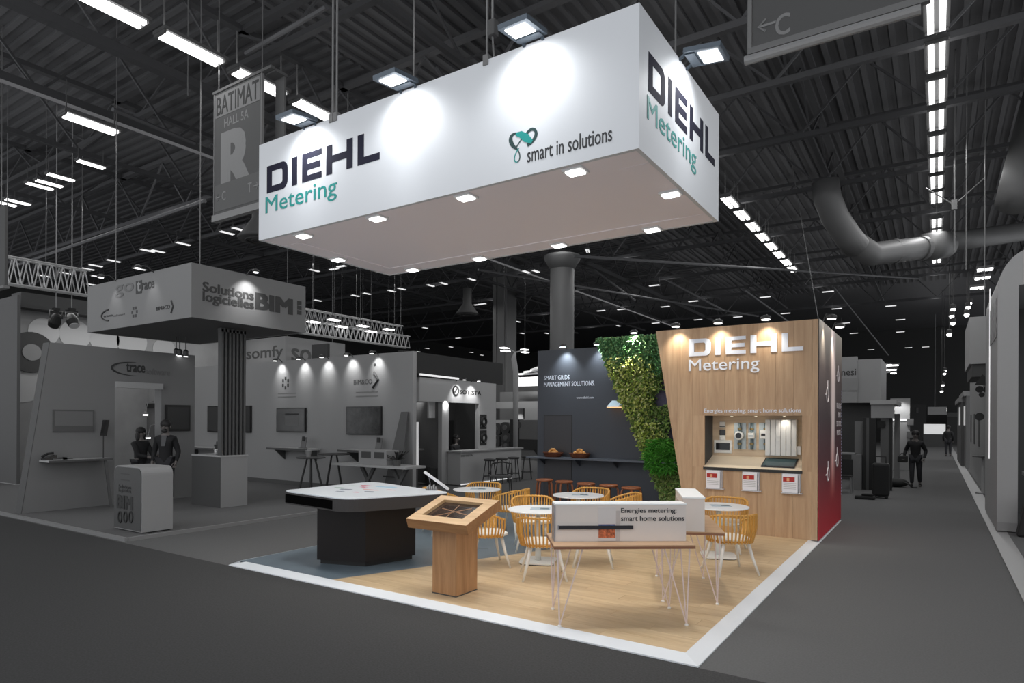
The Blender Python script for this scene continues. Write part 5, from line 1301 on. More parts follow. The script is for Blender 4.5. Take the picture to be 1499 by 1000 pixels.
lattice('pale lattice lighting truss behind the right end of the grey hanging sign, lower one', a, b, .5, 22, alu)
a, b = GX(440, 478, -22), GX(590, 496, -22); a.z = b.z = (a.z + b.z) / 2 + .2
lattice('pale lattice lighting truss behind the right end of the grey hanging sign, upper one', a, b, .5, 22, alu)
for i, (px, py) in enumerate(((459, 471), (489, 468), (500, 478), (531, 477), (543, 485), (569, 482))):
    p = GX(px, py, -19.6); t = thing('truss_lamp', 'bright flat lamp on the pale truss, %s from the left' % ('first', 'second', 'third', 'fourth', 'fifth', 'sixth')[i], 'lamp', p, 0, 'lamps on the pale trusses')
    MB().box(-.16, .16, -.25, .25, 0, .06).build('housing', lamp_body, t); MB().tube([(0, 0, .06), (0, 0, 11.195 - p.z)], .01, 4).build('stem', lamp_body, t); MB().box(-.13, .13, -.22, .22, -.03, -.001).build('lens', lens_g, t)
# hanging sign reading somfy
p = GD(418, 492, 24); zt, zb = p.z, GD(418, 540, 24).z
xa = GY(330, 500, p.y).x; yb = GX(505, 505, p.x).y
t = thing('hanging_sign', 'pale box sign reading somfy above the long stand wall', 'sign', (p.x, p.y, zb))
MB().box(xa, p.x, p.y, p.y + .05, zb, zt).build('left_panel', wallg, t, world=True); MB().box(p.x - .05, p.x, p.y + .05, yb, zb, zt).build('right_panel', wallg, t, world=True); MB().box(xa, p.x - .05, p.y + .05, yb, zt - .05, zt - .01).build('lid', wallg, t, world=True)
tY('somfy', (361, 531), (414, 505), G(84), t, p.y, .015); tX('so', (427, 528), (455, 513), G(96), t, p.x, .02)
for (x_, y_) in ((p.x - .3, p.y + .3), (p.x - .3, yb - .4)): MB().tube([(x_, y_, zt), (x_, y_, 11.195)], .012, 5).build('cord', cable_m, t, world=True)
a, b = GD(456, 527, 21), GD(497, 505, 21); t = thing('backdrop_board', 'small dark board above the long stand wall, right of the somfy sign', 'panel', a)
MB().box(a.x, b.x, a.y, a.y + .1, a.z, b.z).build('board', G(62), t, world=True); MB().box(a.x - .02, b.x + .02, a.y - .02, a.y + .12, a.z - .04, a.z).build('rail', G(80), t, world=True)
for x_ in (a.x + .1, b.x - .1): MB().tube([(x_, a.y + .05, a.z), (x_, a.y + .05, 0)], .03, 6).build('post', G(70), t, world=True)

# ================================================================== stands behind, centre
SX = -12.0; booth_g = mat('booth_grey', (182, 182, 182), .7)
y0, y1 = GX(612, 600, SX).y, GX(726, 600, SX).y
def yX(px): return GX(px, 615, SX).y
def zX(px, py): return GX(px, py, SX).z
t = thing('booth_wall', 'grey booth front with a black header band, left of the square column', 'wall', (SX, (y0 + y1) / 2, 0))
zt = zX(660, 556); yd0, yd1, yo0, yo1 = yX(614), yX(655), yX(657), yX(701); zo1 = zX(680, 590)
MB().box(SX - .15, SX, yd0, y1, zo1, zt).build('upper_panel', booth_g, t, world=True)
MB().box(SX - .15, SX, yo1, y1, .05, zo1).build('right_panel', booth_g, t, world=True)
MB().box(SX - .15, SX, yd1 - .25, yo0, .05, zo1).build('post', wallg_l, t, world=True)
MB().box(SX - .2, SX - .01, y0 - .6, y1 + .4, zt, zX(660, 522)).build('header_band', G(30, 'header_black', .6), t, world=True)
tX('SOTISTA', (673, 577), (704, 573), print_d, t, SX, .03)
a = GX(667, 572, SX); MB().tube([(SX + .004, a.y + .13 * math.cos(q), a.z + .13 * math.sin(q)) for q in [2 * PI * k / 14 for k in range(14)]], .03, 5, closed=True).build('ring_mark', print_d, t, world=True); MB().bar((SX + .006, a.y - .08, a.z - .08), (SX + .006, a.y + .08, a.z + .08), .02, .05).build('ring_bar', print_d, t, world=True)
for i, px in enumerate((668, 689)):
    lamp_small((SX + .3, yX(px), zt + .02), (SX, yX(px), zt - .5), 'small lamp above the SOTISTA lettering, %s one' % ('left', 'right')[i], 60, 85)
a, b = GX(615, 548, SX + .1), GX(671, 554.5, SX + .1); z = (a.z + b.z) / 2
tl = thing('strip_light', 'long thin light strip on the black header band', 'strip light', (SX + .05, (a.y + b.y) / 2, a.z))
MB().bar(a, b, .05, .05).build('diffuser', glow('strip_white', (235, 235, 235), .75), tl, world=True); MB().bar(a - Vector((.05, 0, 0)), b - Vector((.05, 0, 0)), .05, .07).build('housing', lamp_body, tl, world=True)
a, b = GX(628, 612, SX - .3), GX(653, 588, SX - .3)
MB().box(SX - .36, SX - .3, a.y, b.y, a.z, b.z + .1).build('lit_transom', mat('transom_white', (220, 220, 220), .6), t, world=True)
spot('transom_spot', (SX + .05, (a.y + b.y) / 2, b.z - .05), (SX - .3, (a.y + b.y) / 2, (a.z + b.z) / 2), 40, 120, .8)
# room inside
inn = thing('booth_interior', 'inner wall and pinned sheet seen through the booth openings', 'wall', (SX - 1.6, (y0 + y1) / 2, 0))
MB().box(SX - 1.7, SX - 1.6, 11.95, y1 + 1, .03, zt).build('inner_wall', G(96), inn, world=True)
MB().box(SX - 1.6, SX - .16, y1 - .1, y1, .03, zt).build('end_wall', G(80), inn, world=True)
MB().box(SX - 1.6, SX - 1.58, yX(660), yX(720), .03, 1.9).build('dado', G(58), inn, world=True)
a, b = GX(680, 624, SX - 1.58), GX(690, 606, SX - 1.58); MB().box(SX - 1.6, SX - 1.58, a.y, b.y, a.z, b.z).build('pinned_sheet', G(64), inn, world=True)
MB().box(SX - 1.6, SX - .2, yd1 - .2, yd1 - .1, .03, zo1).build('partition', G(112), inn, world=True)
spot('booth_spot', (SX - .6, yX(641), zo1 + .5), (SX - 1.6, yX(645) + .3, 2.4), 60, 100, .8)
tv1 = thing('info_sheet', 'grey framed sheet hung inside the booth doorway', 'sheet', (SX - 1.5, yX(620), 1.9))
a, b = GX(614, 647, SX - 1.4), GX(623, 625, SX - 1.4); MB().box(SX - 1.59, SX - 1.55, a.y, b.y, a.z, b.z).build('sheet', G(140), tv1, world=True); MB().box(SX - 1.595, SX - 1.56, a.y - .03, b.y + .03, a.z - .03, b.z + .03).build('frame', G(74), tv1, world=True)
tt = thing('high_table', 'grey high table inside the booth doorway', 'table', (SX - .7, yX(630), 0))
MB().lathe([(.35, 1.03), (.36, 1.05), (.35, 1.07)], n=20).build('top', G(112), tt); MB().tube([(0, 0, .03), (0, 0, 1.03)], .04, 8).build('column', G(80), tt); MB().lathe([(.24, 0), (.24, .03)], n=18).build('base', G(80), tt)
tb = thing('waste_bin', 'dark bin standing in the booth doorway', 'bin', (SX - .35, yX(645), 0)); MB().lathe([(.16, 0), (.19, .5), (.17, .5), (.15, .03)], n=14).build('shell', G(52), tb); MB().tube([(.19 * math.cos(a), .19 * math.sin(a), .5) for a in [2 * PI * k / 16 for k in range(16)]], .012, 5, closed=True).build('rim', G(60), tb)
a, b = GX(611, 683, SX + .12), GX(611, 618, SX + .12); bl = thing('glowing_bar', 'upright pale light bar at the corner of the booth doorway', 'light bar', (a.x, a.y, a.z))
MB().tube([a, b], .035, 6).build('diffuser', glow('bar_grey', (210, 210, 210), .5), bl, world=True); MB().box(a.x - .06, a.x - .03, a.y - .05, a.y + .05, 0, b.z).build('post', G(90), bl, world=True)
# booth counter and stools
yc0, yc1 = yX(655), yX(745); cz = GX(700, 659, SX + .5).z
ct = thing('booth_counter', 'pale grey counter with four stools before the booth', 'counter', (SX + .3, (yc0 + yc1) / 2, 0))
MB().box(SX + .02, SX + .5, yc0, yc1, .02, cz - .04).build('body', wallg_l, ct, world=True); MB().box(SX + .0, SX + .56, yc0 - .04, yc1 + .04, cz - .04, cz).build('top', G(160), ct, world=True); MB().box(SX + .505, SX + .515, yc0, yc1 - .6, .02, .05).build('light_line', glow('line_white', (235, 235, 235), .8), ct, world=True)
tX('SOTISTA', (675, 669), (692, 665), G(84), ct, SX + .502, .01)
bs0 = None
for i, px in enumerate((671, 689, 707, 727, 741)[:4]):
    lab = 'dark wire-legged bar stool at the booth counter, %s of four from the left' % ('first', 'second', 'third', 'fourth')[i]; pos = (SX + .95, yX(px + 9), 0)
    if bs0 is None:
        bs0 = thing('bar_stool', lab, 'stool', pos, 0, 'stools at the booth counter'); MB().lathe([(.16, .70), (.19, .73), (.18, .76), (.1, .77)], n=16).build('seat', G(64), bs0)
        for k in range(4): a = k * PI / 2 + .4; MB().tube([(.22 * math.cos(a), .22 * math.sin(a), 0), (.12 * math.cos(a), .12 * math.sin(a), .71)], .014, 5).build('leg', G(40), bs0)
        MB().tube([(.185 * math.cos(a), .185 * math.sin(a), .25) for a in [2 * PI * k / 14 for k in range(14)]], .01, 5, closed=True).build('foot_ring', G(40), bs0)
    else: dup(bs0, pos, .3 * i, lab)
p = GZ(733, 722, 0); lc = thing('lounge_chair', 'low dark wire chair standing left of the dark wall', 'chair', (p.x, p.y, 0), .5)
MB().prism(rounded([(-.28, -.28), (.28, -.28), (.28, .28), (-.28, .28)], .12), (0, 0, .04), (0, 0, .42)).build('seat', G(70), lc); MB().tube([(-.3, .0, .5), (-.26, .26, .75), (0, .34, .8), (.26, .26, .75), (.3, 0, .5)], .02, 6).build('back_rim', G(60), lc)
for (a, b) in ((-.24, -.24), (.24, -.24), (.24, .24), (-.24, .24)): MB().tube([(a * 1.1, b * 1.1, 0), (a, b, .42)], .014, 5).build('leg', G(60), lc)
# white booth behind (right of the square column)
BY2 = 27.0
def yp(px, py): return GY(px, py, BY2)
wb = thing('white_booth', 'pale booth wall with an arched opening behind the counter, left of the dark wall', 'wall', (-18, BY2, 0))
x0, x1 = yp(700, 600).x, yp(800, 600).x; zt = yp(750, 588).z
MB().box(x0, x1 + 2, BY2, BY2 + .2, yp(740, 598).z, zt).build('lintel', G(170), wb, world=True)
MB().box(yp(768, 600).x, x1 + 2, BY2, BY2 + .2, 0, yp(740, 598).z).build('right_pier', G(165), wb, world=True); MB().box(x0, yp(716, 600).x, BY2, BY2 + .2, 0, yp(740, 598).z).build('left_pier', G(140), wb, world=True)
MB().box(x0, x1 + 2, BY2 + 2.0, BY2 + 2.2, 0, zt + .6).build('rear_panel', G(120), wb, world=True); MB().box(yp(763, 600).x, yp(767, 600).x, BY2 + .2, BY2 + .4, yp(740, 614).z, yp(740, 598).z).build('dark_gap', G(34), wb, world=True)
spot('booth_spot', (yp(730, 600).x, BY2 + 1.5, zt - .4), (yp(730, 600).x, BY2 + 2, zt - 1.4), 50, 90, .8)
for i, (px, py, w_, v) in enumerate(((725, 628, .5, 70), (739, 626, .45, 62), (740, 641, .45, 66), (740, 652, .36, 70), (725, 646, .42, 74))):
    p = GY(px, py, BY2 - .25); t = thing('display_tile', 'dark rounded display tile on the white booth, %s' % ('top left square', 'top right', 'middle right round', 'bottom right', 'lower left')[i], 'tile', p, 0, 'display tiles on the white booth')
    MB().prism(rounded([(-w_ * .6, -w_ * .6), (w_ * .6, -w_ * .6), (w_ * .6, w_ * .6), (-w_ * .6, w_ * .6)], w_ * (.25 if i in (0, 4) else .5)), (0, .2, 0), (0, 0, 0), (1, 0, 0), (0, 0, 1)).build('plate', G(v), t); MB().lathe([(w_ * .3, 0), (w_ * .3, .03)], n=14).xf(Matrix.Rotation(PI / 2, 4, 'X')).build('centre', G(v + 30), t)
pan = thing('backdrop_board', 'white backing board behind the dark round tiles', 'panel', GY(733, 640, BY2 - .02)); a, b = GY(717, 657, BY2 - .04), GY(747, 615, BY2 - .04)
MB().box(a.x, b.x, BY2 - .045, BY2 - .005, a.z, b.z).build('board', G(185), pan, world=True); MB().box(a.x, b.x, BY2 - .05, BY2 - .004, 0, a.z).build('base', G(110), pan, world=True)
a, b = GY(746, 690, BY2 - .5), GY(760, 614, BY2 - .5); ca = thing('dark_cabinet', 'tall dark cabinet in the booth left of the dark wall', 'cabinet', (a.x, BY2 - .5, 0)); MB().box(a.x, b.x, BY2 - .5, BY2 - .1, 0, b.z).build('body', G(44), ca, world=True); MB().box(a.x + .3, a.x + .33, BY2 - .52, BY2 - .5, .8, 1.3).build('handle', G(90), ca, world=True)
a, b = GY(760, 688, BY2 - .8), GY(800, 615, BY2 - .8); po = thing('poster_wall', 'grey poster wall with a dark slanted picture, behind the left edge of the dark wall', 'poster', (a.x, BY2 - .8, 0)); MB().box(a.x, b.x + 1, BY2 - .8, BY2 - .7, 0, b.z).build('board', G(108), po, world=True)
c0, c1 = GY(776, 672, BY2 - .8), GY(792, 634, BY2 - .8); MB().prism([(c0.x, (c0.z + c1.z) / 2), (c1.x, c0.z), (c1.x + .5, c1.z)], (0, -.02, 0), (0, BY2 - .8, 0), (1, 0, 0), (0, 0, 1)).build('dark_wedge', G(40), po, world=True); MB().box(a.x, b.x, BY2 - .83, BY2 - .8, .5, 1.0).build('dark_band', G(46), po, world=True)
MB().lathe([(.16, 0), (.16, .02)], n=16).xf(Matrix.Translation((GY(772, 622, BY2).x, BY2 - .8, GY(772, 622, BY2 - .8).z)) @ Matrix.Rotation(PI / 2, 4, 'X')).build('round_mark', G(70), po, world=True)
# white structure with lamps between column and dark wall
a, b = GD(753, 566, 33), GD(795, 553, 33); ws = thing('lit_canopy', 'bright white canopy beam seen between square column and dark wall', 'canopy', a)
MB().box(a.x, b.x + 2, a.y, a.y + .3, a.z, b.z).build('beam', G(225), ws, world=True)
for k in range(4): q = GD(757 + k * 10, 548 - k * 3, 33); MB().bar(q, GD(800, 546 - k * 6, 34), .08, .1).build('bar', G(190), ws, world=True)
MB().box(a.x, a.x + .12, a.y + .1, a.y + .2, 0, a.z).build('post', G(150), ws, world=True)
area_light('canopy_light', (a.x + 1.2, a.y - 1.0, a.z + 1.5), 2, .3, 120).rotation_euler = (.7, 0, 0)
pw = GD(770, 580, 40); wl = thing('far_wall', 'plain grey far stand wall left of the dark wall', 'wall', (pw.x, pw.y, 0)); a, b = GD(716, 600, 40), GD(830, 568, 40); MB().box(a.x, b.x, a.y, a.y + .2, 0, b.z).build('panel', G(118), wl, world=True); MB().box(a.x, b.x, a.y - .02, a.y, 0, .3).build('skirting', G(70), wl, world=True)
for i, (px, py) in enumerate(((738, 509), (740, 513.5), (768, 511.5), (768.5, 515.5))):
    p = GD(px, py, 26 if px < 745 else 30); t = thing('panel_lamp', 'small bright flat lamp beside the square column, %s' % ('upper left', 'lower left', 'upper right', 'lower right')[i], 'lamp', p); MB().box(-.13, .13, -.2, .2, 0, .05).build('housing', lamp_body, t); MB().box(-.12, .12, -.19, .19, -.03, -.001).build('lens', lens_g, t); MB().tube([(0, 0, .05), (0, 0, 11.195 - p.z)], .01, 4).build('stem', body, t)
p = GD(753, 530, 29); t = thing('lamp_stand', 'pale curved lamp post right of the square column', 'lamp post', p)
MB().tube([Vector((GD(755, 570, 29).x, GD(755, 570, 29).y, 0)), GD(755, 545, 29), GD(752, 525, 29), GD(754, 516, 29)], [.1, .13, .12, .05], 8).build('post', G(170), t, world=True, smooth=True); MB().tube([GD(754, 516, 29), GD(745, 511, 29)], .03, 5).build('arm', G(170), t, world=True); MB().tube([GD(754, 516, 29), GD(766, 513, 29)], .03, 5).build('arm', G(170), t, world=True)
# posters on the booth edge
for i, (py0, py1, m_) in enumerate(((628, 607, 40), (652, 630, 40))):
    a, b = GX(703, py0, SX + .02), GX(712.5, py1, SX + .02); t = thing('wall_poster', 'black and white poster at the right edge of the booth, %s' % ('upper', 'lower')[i], 'poster', (SX + .02, a.y, a.z))
    MB().box(SX + .002, SX + .02, a.y, b.y, a.z, b.z).build('frame', G(40), t, world=True); MB().box(SX + .02, SX + .025, a.y + .05, b.y - .05, a.z + .08, b.z - .12).build('sheet', G(185), t, world=True)
    cc = Vector((SX + .03, (a.y + b.y) / 2, (a.z + b.z) / 2)); MB().tube([cc + Vector((0, .12 * math.cos(q), .12 * math.sin(q))) for q in [2 * PI * k / 14 for k in range(14)]], .05, 5, closed=True).build('letter_o' if i == 0 else 'dark_figure', G(30), t, world=True)

# ================================================================== right side of the aisle
# rounded white pillar wall
p = GZ(1459, 781, 0); RX, RYY = p.x, p.y
t = thing('rounded_pillar', 'tall pale pillar wall with rounded top at the right edge', 'wall', (RX + .2, RYY, 0))
w_ = GY(1490, 700, RYY).x; zt = GY(1499, 361, RYY).z; zc = GY(1459, 425, RYY).z
rr = zt - zc
prof = [(RX, 0.05), (w_, .05), (w_, GY(1492, 417, RYY).z), (w_ + 3, GY(1492, 417, RYY).z), (w_ + 3, zt), (RX + rr * .8, zt)] + [(RX + rr * .8 * (1 - math.sin(a)), zt - rr * (1 - math.cos(a))) for a in [PI / 2 * k / 9 for k in range(1, 10)]]
MB().prism(prof, (0, 3.2, 0), (0, RYY, 0), (1, 0, 0), (0, 0, 1)).build('shell', mat('pillar_white', (166, 166, 166), .5), t, world=True)
MB().prism([(q[0] + .004, q[1]) for q in prof[:2]] + [(w_ - .004, .2), (RX + .004, .2)], (0, -.004, 0), (0, RYY, 0), (1, 0, 0), (0, 0, 1)).build('skirting', G(150), t, world=True)
MB().box(w_, w_ + 3, RYY + 2.9, RYY + 3, 0.05, zt - .5).build('inner_wall', G(76), t, world=True)
a = GX(1447, 600, RX - .02); MB().box(RX - .012, RX - .001, a.y - .05, a.y + .05, .8 + .4, GX(1447, 430, RX).z).build('light_edge', glow('edge_light', (235, 235, 235), .8), t, world=True)
MB().box(RX - .01, RX - .001, RYY + .2, a.y - .1, 3.4, zc - .1).build('side_print', mat('side_print_noise', (150, 150, 150), .5, noise=.6, nscale=9), t, world=True)
for i, (px, py, d) in enumerate(((1442, 394, 15.5), (1438, 406.5, 16.2), (1431, 421, 17))):
    q = GD(px, py, d); l = thing('arm_floodlight', 'bright flat floodlight on the rounded pillar, %s' % ('nearest', 'middle', 'farthest')[i], 'floodlight', q)
    MB().box(-.17, .17, -.12, .12, 0, .06).build('housing', body, l); MB().box(-.15, .15, -.10, .10, -.03, -.001).build('lens', lens, l); MB().bar((.1, 0, .05), (RX - q.x + .03, 0, -.05), .03, .03).build('arm', body, l)
    spot('pillar_flood', (q.x, q.y, q.z - .05), (RX, q.y, q.z - .8), 30, 110, .8)
structure(slab('floor', [(RX - .02 + .16, 4), (14, 4), (14, 60), (RX - .02 + .16, 60)], 0, .035, mat('right_stand_carpet', (92, 92, 92), .9, noise=.1, nscale=40)))
structure(MB().hexa([(RX - .09, 2, 0), (RX + .14, 2, 0), (RX + .14, 60, 0), (RX - .09, 60, 0)], [(RX - .09, 2, .012), (RX + .14, 2, .04), (RX + .14, 60, .04), (RX - .09, 60, .012)]).build('trim_6', mat('pale_grey_edging', (156, 156, 156), .5)))
q = GZ(1496, 785, .035); t = thing('black_bag', 'black holdall standing by the pillar at the right edge', 'bag', (q.x + .12, q.y, .035))
MB().hexa([(-.2, -.15, 0), (.3, -.15, 0), (.3, .15, 0), (-.2, .15, 0)], [(-.08, -.1, .62), (.3, -.1, .62), (.3, .1, .62), (-.08, .1, .62)]).build('body', G(30), t, bevel=.04); MB().tube([(-.02, 0, .6), (.05, 0, .75), (.2, 0, .75), (.25, 0, .6)], .015, 6).build('handle', G(24), t)
q = GY(1495, 692, RYY + .4); t = thing('side_table', 'pale table edge beside the pillar at the right edge', 'table', (q.x + .5, RYY + .6, .035))
MB().box(-.45, 1.2, -.3, .3, q.z - .1, q.z - .04).build('top', G(170), t)
for xx in (-.35, 1.1): MB().box(xx, xx + .06, -.25, .25, 0, q.z - .1).build('leg', G(130), t)
# stands farther down the right side
FX2 = 1.05
ya, yb = 19.5, 30.0
t = thing('side_stand_wall', 'grey stand wall with small prints down the right side of the aisle', 'wall', (FX2, 24, .03)); zt = GX(1420, 470, FX2).z
MB().box(FX2, FX2 + .2, ya, yb, .04, 3.6).build('panel', wallg, t, world=True); MB().box(FX2, FX2 + 3, ya - .1, ya, .04, 3.6).build('near_face', wallg, t, world=True)
q = GY(1437, 570, ya - .1)
for (px, py, s) in ((1434, 570, .14), (1437, 578, .1), (1434, 610, .16)): c = GY(px, py, ya - .1); MB().lathe([(s * .6, 0), (s * .6, .01)], n=12).xf(Matrix.Translation(c) @ Matrix.Rotation(PI / 2, 4, 'X')).build('round_mark', G(58), t, world=True)
tY('N', (1434, 574), (1442, 567), G(50), t, ya - .1, .03)
for (y_, w2) in ((23, .9), (26, .7), (28.5, .6)): MB().box(FX2 - .012, FX2, y_, y_ + w2, 1.2, 2.2).build('side_poster', G(70), t, world=True)
a, b = GY(1419, 533, 18.6), GY(1440, 463, 18.6); t = thing('hanging_sign', 'pale hanging box above the right side of the aisle', 'sign', (a.x + .5, 19, a.z))
MB().box(a.x, a.x + 2, 18.6, 21.5, a.z, b.z).build('box', wallg_l, t, world=True); MB().box(a.x + .05, a.x + 1.95, 18.65, 21.4, a.z - .3, a.z).build('under_box', wallg_d, t, world=True); MB().prism([(0, 0), (.15, .25), (.3, .1), (.45, .25), (.6, 0)], (0, .05, 0), (a.x + .1, 18.6, a.z - .5), (1, 0, 0), (0, 0, 1)).build('dark_zigzag', G(44), t, world=True)
MB().tube([(a.x + .3, 19, b.z), (a.x + .3, 19, 11.195)], .012, 5).build('cord', cable_m, t, world=True)
q = GZ(1432, 722, .035); t = thing('high_table', 'slim pale high table standing on the right side of the aisle', 'table', (q.x + .15, q.y, .035))
zt_ = CAMH - (667 - 619) * (q - CAM).dot(FV) / FPX - .035
MB().lathe([(.28, zt_ - .03), (.29, zt_ - .015), (.28, zt_)], n=20).build('top', G(80), t); MB().tube([(0, 0, .02), (0, 0, zt_ - .03)], .09, 10).build('column', wallg_l, t); MB().lathe([(.22, 0), (.22, .025)], n=18).build('base', wallg, t)
for i, (px, py, y_) in enumerate(((1408, 588, 32), (1404, 640, 34))):
    q = GX(px, py, 1.05); t = thing('side_stand_wall', 'narrow grey stand end far down the right side, %s' % ('with a lamp shelf', 'behind it')[i], 'wall', (1.3, y_, .03)); MB().box(1.0 - .12 * i, 3, y_, y_ + 6, .035, 3.0 - .2 * i).build('panel', G(112 - 20 * i), t, world=True); MB().box(.9 - .12 * i, 3, y_ - .02, y_ + 6, 3.0 - .2 * i, 3.2 - .2 * i).build('cornice', G(140), t, world=True)
    MB().box(.96 - .12 * i, 1.0 - .12 * i, y_ + 1, y_ + 1.6, 1.8, 2.6).build('lit_panel', glow('lit_panel_grey', (200, 200, 200), .5), t, world=True)
for i, (px, py) in enumerate(((1395, 453), (1393, 463), (1395, 473), (1389.5, 490), (1383, 543), (1382.5, 547), (1380, 564), (1378.5, 573), (1419, 444), (1417, 450), (1415, 461))):
    q = GD(px, py, 28 if py < 500 else 45); t = thing('stage_spot', 'tiny bright spotlight hanging high on the right side, number %s downwards' % ('one', 'two', 'three', 'four', 'five', 'six', 'seven', 'eight', 'nine', 'ten', 'eleven')[i], 'spotlight', q, 0, 'tiny spotlights high on the right')
    t['label'] = 'tiny bright spotlight hanging high over the right side of the aisle'
    MB().ball((0, 0, 0), .1, .1, .1, 8, 6).build('lens', lens_g, t); MB().lathe([(.11, .03), (.1, .2), (.03, .25)], n=10).build('head', G(40), t); MB().tube([(0, 0, .25), (0, 0, 11.195 - q.z)], .012, 4).build('stem', G(50), t)
# far bright booth
q = GD(1368, 640, 52); t = thing('bright_booth', 'brightly lit white booth at the far end of the aisle', 'booth', (q.x, q.y, 0))
a, b = GD(1352, 648, 52), GD(1384, 621, 52); MB().box(a.x, b.x, a.y, a.y + .2, 0, b.z).build('glowing_wall', glow('booth_glow', (225, 225, 225), .55), t, world=True)  # the booth's brightness is put into this wall as its own glow
for k in range(5): c = GD(1356 + k * 6, 640 - (k % 2) * 4, 51.5); MB().box(c.x - .3, c.x + .3, c.y, c.y + .2, 0, c.z).build('goods', G(40 + 30 * (k % 3)), t, world=True)
MB().box(a.x, b.x, a.y - 1.5, a.y - 1.2, 0, 1.0).build('front_counter', G(70), t, world=True)
a, b = GD(1358, 607, 55), GD(1386, 596, 55); t = thing('far_sign', 'lit grey hanging sign above the bright booth at the far end', 'sign', a); MB().box(a.x, b.x, a.y, a.y + .4, a.z, b.z).build('box', G(150), t, world=True); c = GD(1374, 600, 54.7); MB().box(c.x - .6, c.x + .6, c.y, c.y + .15, c.z - .15, c.z + .15).build('lit_patch', lens_g, t, world=True); MB().tube([(a.x + .5, a.y + .2, b.z), (a.x + .5, a.y + .2, 11.195)], .03, 4).build('cord', cable_m, t, world=True)
a, b = GD(1330, 650, 60), GD(1356, 592, 60); t = thing('far_stand', 'dark stand front beyond the walking person', 'stand', (a.x, a.y, 0)); MB().box(a.x, b.x, a.y, a.y + 1, 0, b.z).build('wall', G(52), t, world=True); MB().box(a.x + .6, b.x - .6, a.y - .05, a.y, 2.8, 3.3).build('sign_board', G(84), t, world=True)
a, b = GD(1386, 660, 60), GD(1402, 604, 60); t = thing('far_stand', 'grey stand front at the far end, right of the bright booth', 'stand', (a.x, a.y, 0)); MB().box(a.x, b.x + 1, a.y, a.y + 1, 0, b.z).build('wall', G(62), t, world=True); MB().box(a.x, b.x, a.y - .1, a.y, b.z - .4, b.z).build('cornice', G(90), t, world=True)

# left side of the aisle behind the red wall
LX = -1.55
a, b = GY(1222, 590, 23.5), GY(1290, 525, 23.5); t = thing('hanging_sign', 'pale grey stand sign ending in nesi, right of the red wall', 'sign', (a.x, 23.5, a.z))
MB().box(a.x, GY(1255, 560, 23.5).x, 23.45, 23.6, a.z, b.z + .1).build('front_panel', wallg, t, world=True); MB().box(GY(1255, 560, 23.5).x, b.x, 23.5, 26, a.z, b.z).build('side_panel', wallg, t, world=True)
tY('nesi', (1232, 550), (1253, 540), print_d, t, 23.45, .01)
MB().box(GY(1226, 570, 23.5).x, GY(1256, 570, 23.5).x, 23.43, 23.45, GY(1240, 572, 23.45).z, GY(1240, 554, 23.45).z).build('pale_patch', G(140), t, world=True)
MB().box(a.x - 1, GY(1275, 650, 23.5).x, 23.9, 24.1, 0.02, a.z).build('dark_wall', G(64), t, world=True)
for i, (px, py) in enumerate(((1296, 534), (1306, 534.5), (1303, 541), (1308, 546))):
    q = GD(px, py, 24); l = thing('arm_floodlight', 'bright lamp on a long arm right of the nesi sign, %s' % ('upper left', 'upper right', 'lower', 'lowest and smallest')[i], 'floodlight', q)
    k = .22 if i < 3 else .1; MB().box(-k, k, -.14, .14, 0, .06).build('housing', body, l); MB().box(-k * .9, k * .9, -.12, .12, -.03, -.001).build('lens', lens_g, l); MB().bar((-.1, 0, .05), (GY(1288, 540, 24.4).x - q.x, 24.4 - q.y, -.25), .04, .04).build('arm', body, l)
# booth with posts
BYB = 20.6
def yb_(px, py): return GY(px, py, BYB)
t = thing('framed_booth', 'small booth with header board on dark posts beside the aisle', 'booth', (-1.8, BYB, 0))
a, b = yb_(1275, 612), yb_(1309, 592); MB().box(a.x, b.x, BYB, BYB + .15, a.z, b.z).build('header_board', wallg, t, world=True); MB().box(a.x - .02, b.x + .05, BYB - .05, BYB + 3, b.z, b.z + .12).build('cornice', wallg_l, t, world=True)
tY('expo', (1287, 602), (1298, 600), G(160), t, BYB, .0)
for (pa, pb, v, y_) in ((1263, 1268, 40, 0), (1268, 1272, 84, 0), (1272, 1282, 34, 0), (1301, 1306, 40, .1), (1309, 1317, 110, 3)): MB().box(GY(pa, 650, BYB + y_).x, GY(pb, 650, BYB + y_).x, BYB + y_, BYB + y_ + .15, 0, a.z + (.15 if y_ == 3 else 0)).build('post', G(v), t, world=True)
MB().box(GY(1250, 650, BYB).x, GY(1263, 650, BYB).x, BYB + .2, BYB + .3, 0, yb_(1256, 617).z).build('pale_panel', G(120), t, world=True)
MB().box(GY(1282, 650, BYB).x, GY(1301, 650, BYB).x, BYB + 1.8, BYB + 1.9, .0, a.z).build('back_panel', G(120), t, world=True)
for z in (2.1, 1.75): MB().box(GY(1284, 650, BYB + 1.7).x, GY(1294, 650, BYB + 1.7).x, BYB + 1.75, BYB + 1.8, z, z + .2).build('small_print', G(60), t, world=True)
MB().box(GY(1225, 650, BYB).x, GY(1252, 650, BYB).x, BYB - .2, BYB + .4, yb_(1240, 665).z, yb_(1240, 663).z).build('counter_top', G(120), t, world=True)
MB().box(GY(1248, 650, BYB).x, GY(1262, 650, BYB).x, BYB - .25, BYB + .15, 0, yb_(1240, 665).z).build('counter_end', G(116), t, world=True)
q = GZ(1290, 729, 0); t = thing('wheeled_case', 'black bulky case standing under the framed booth', 'case', (q.x, q.y, 0))
MB().box(-.2, .18, -.16, .16, .04, .88).build('body', G(26), t, bevel=.06); MB().tube([(-.12, 0, .88), (-.12, 0, 1.04), (.1, 0, 1.04), (.1, 0, .88)], .016, 6).build('handle', G(40), t)
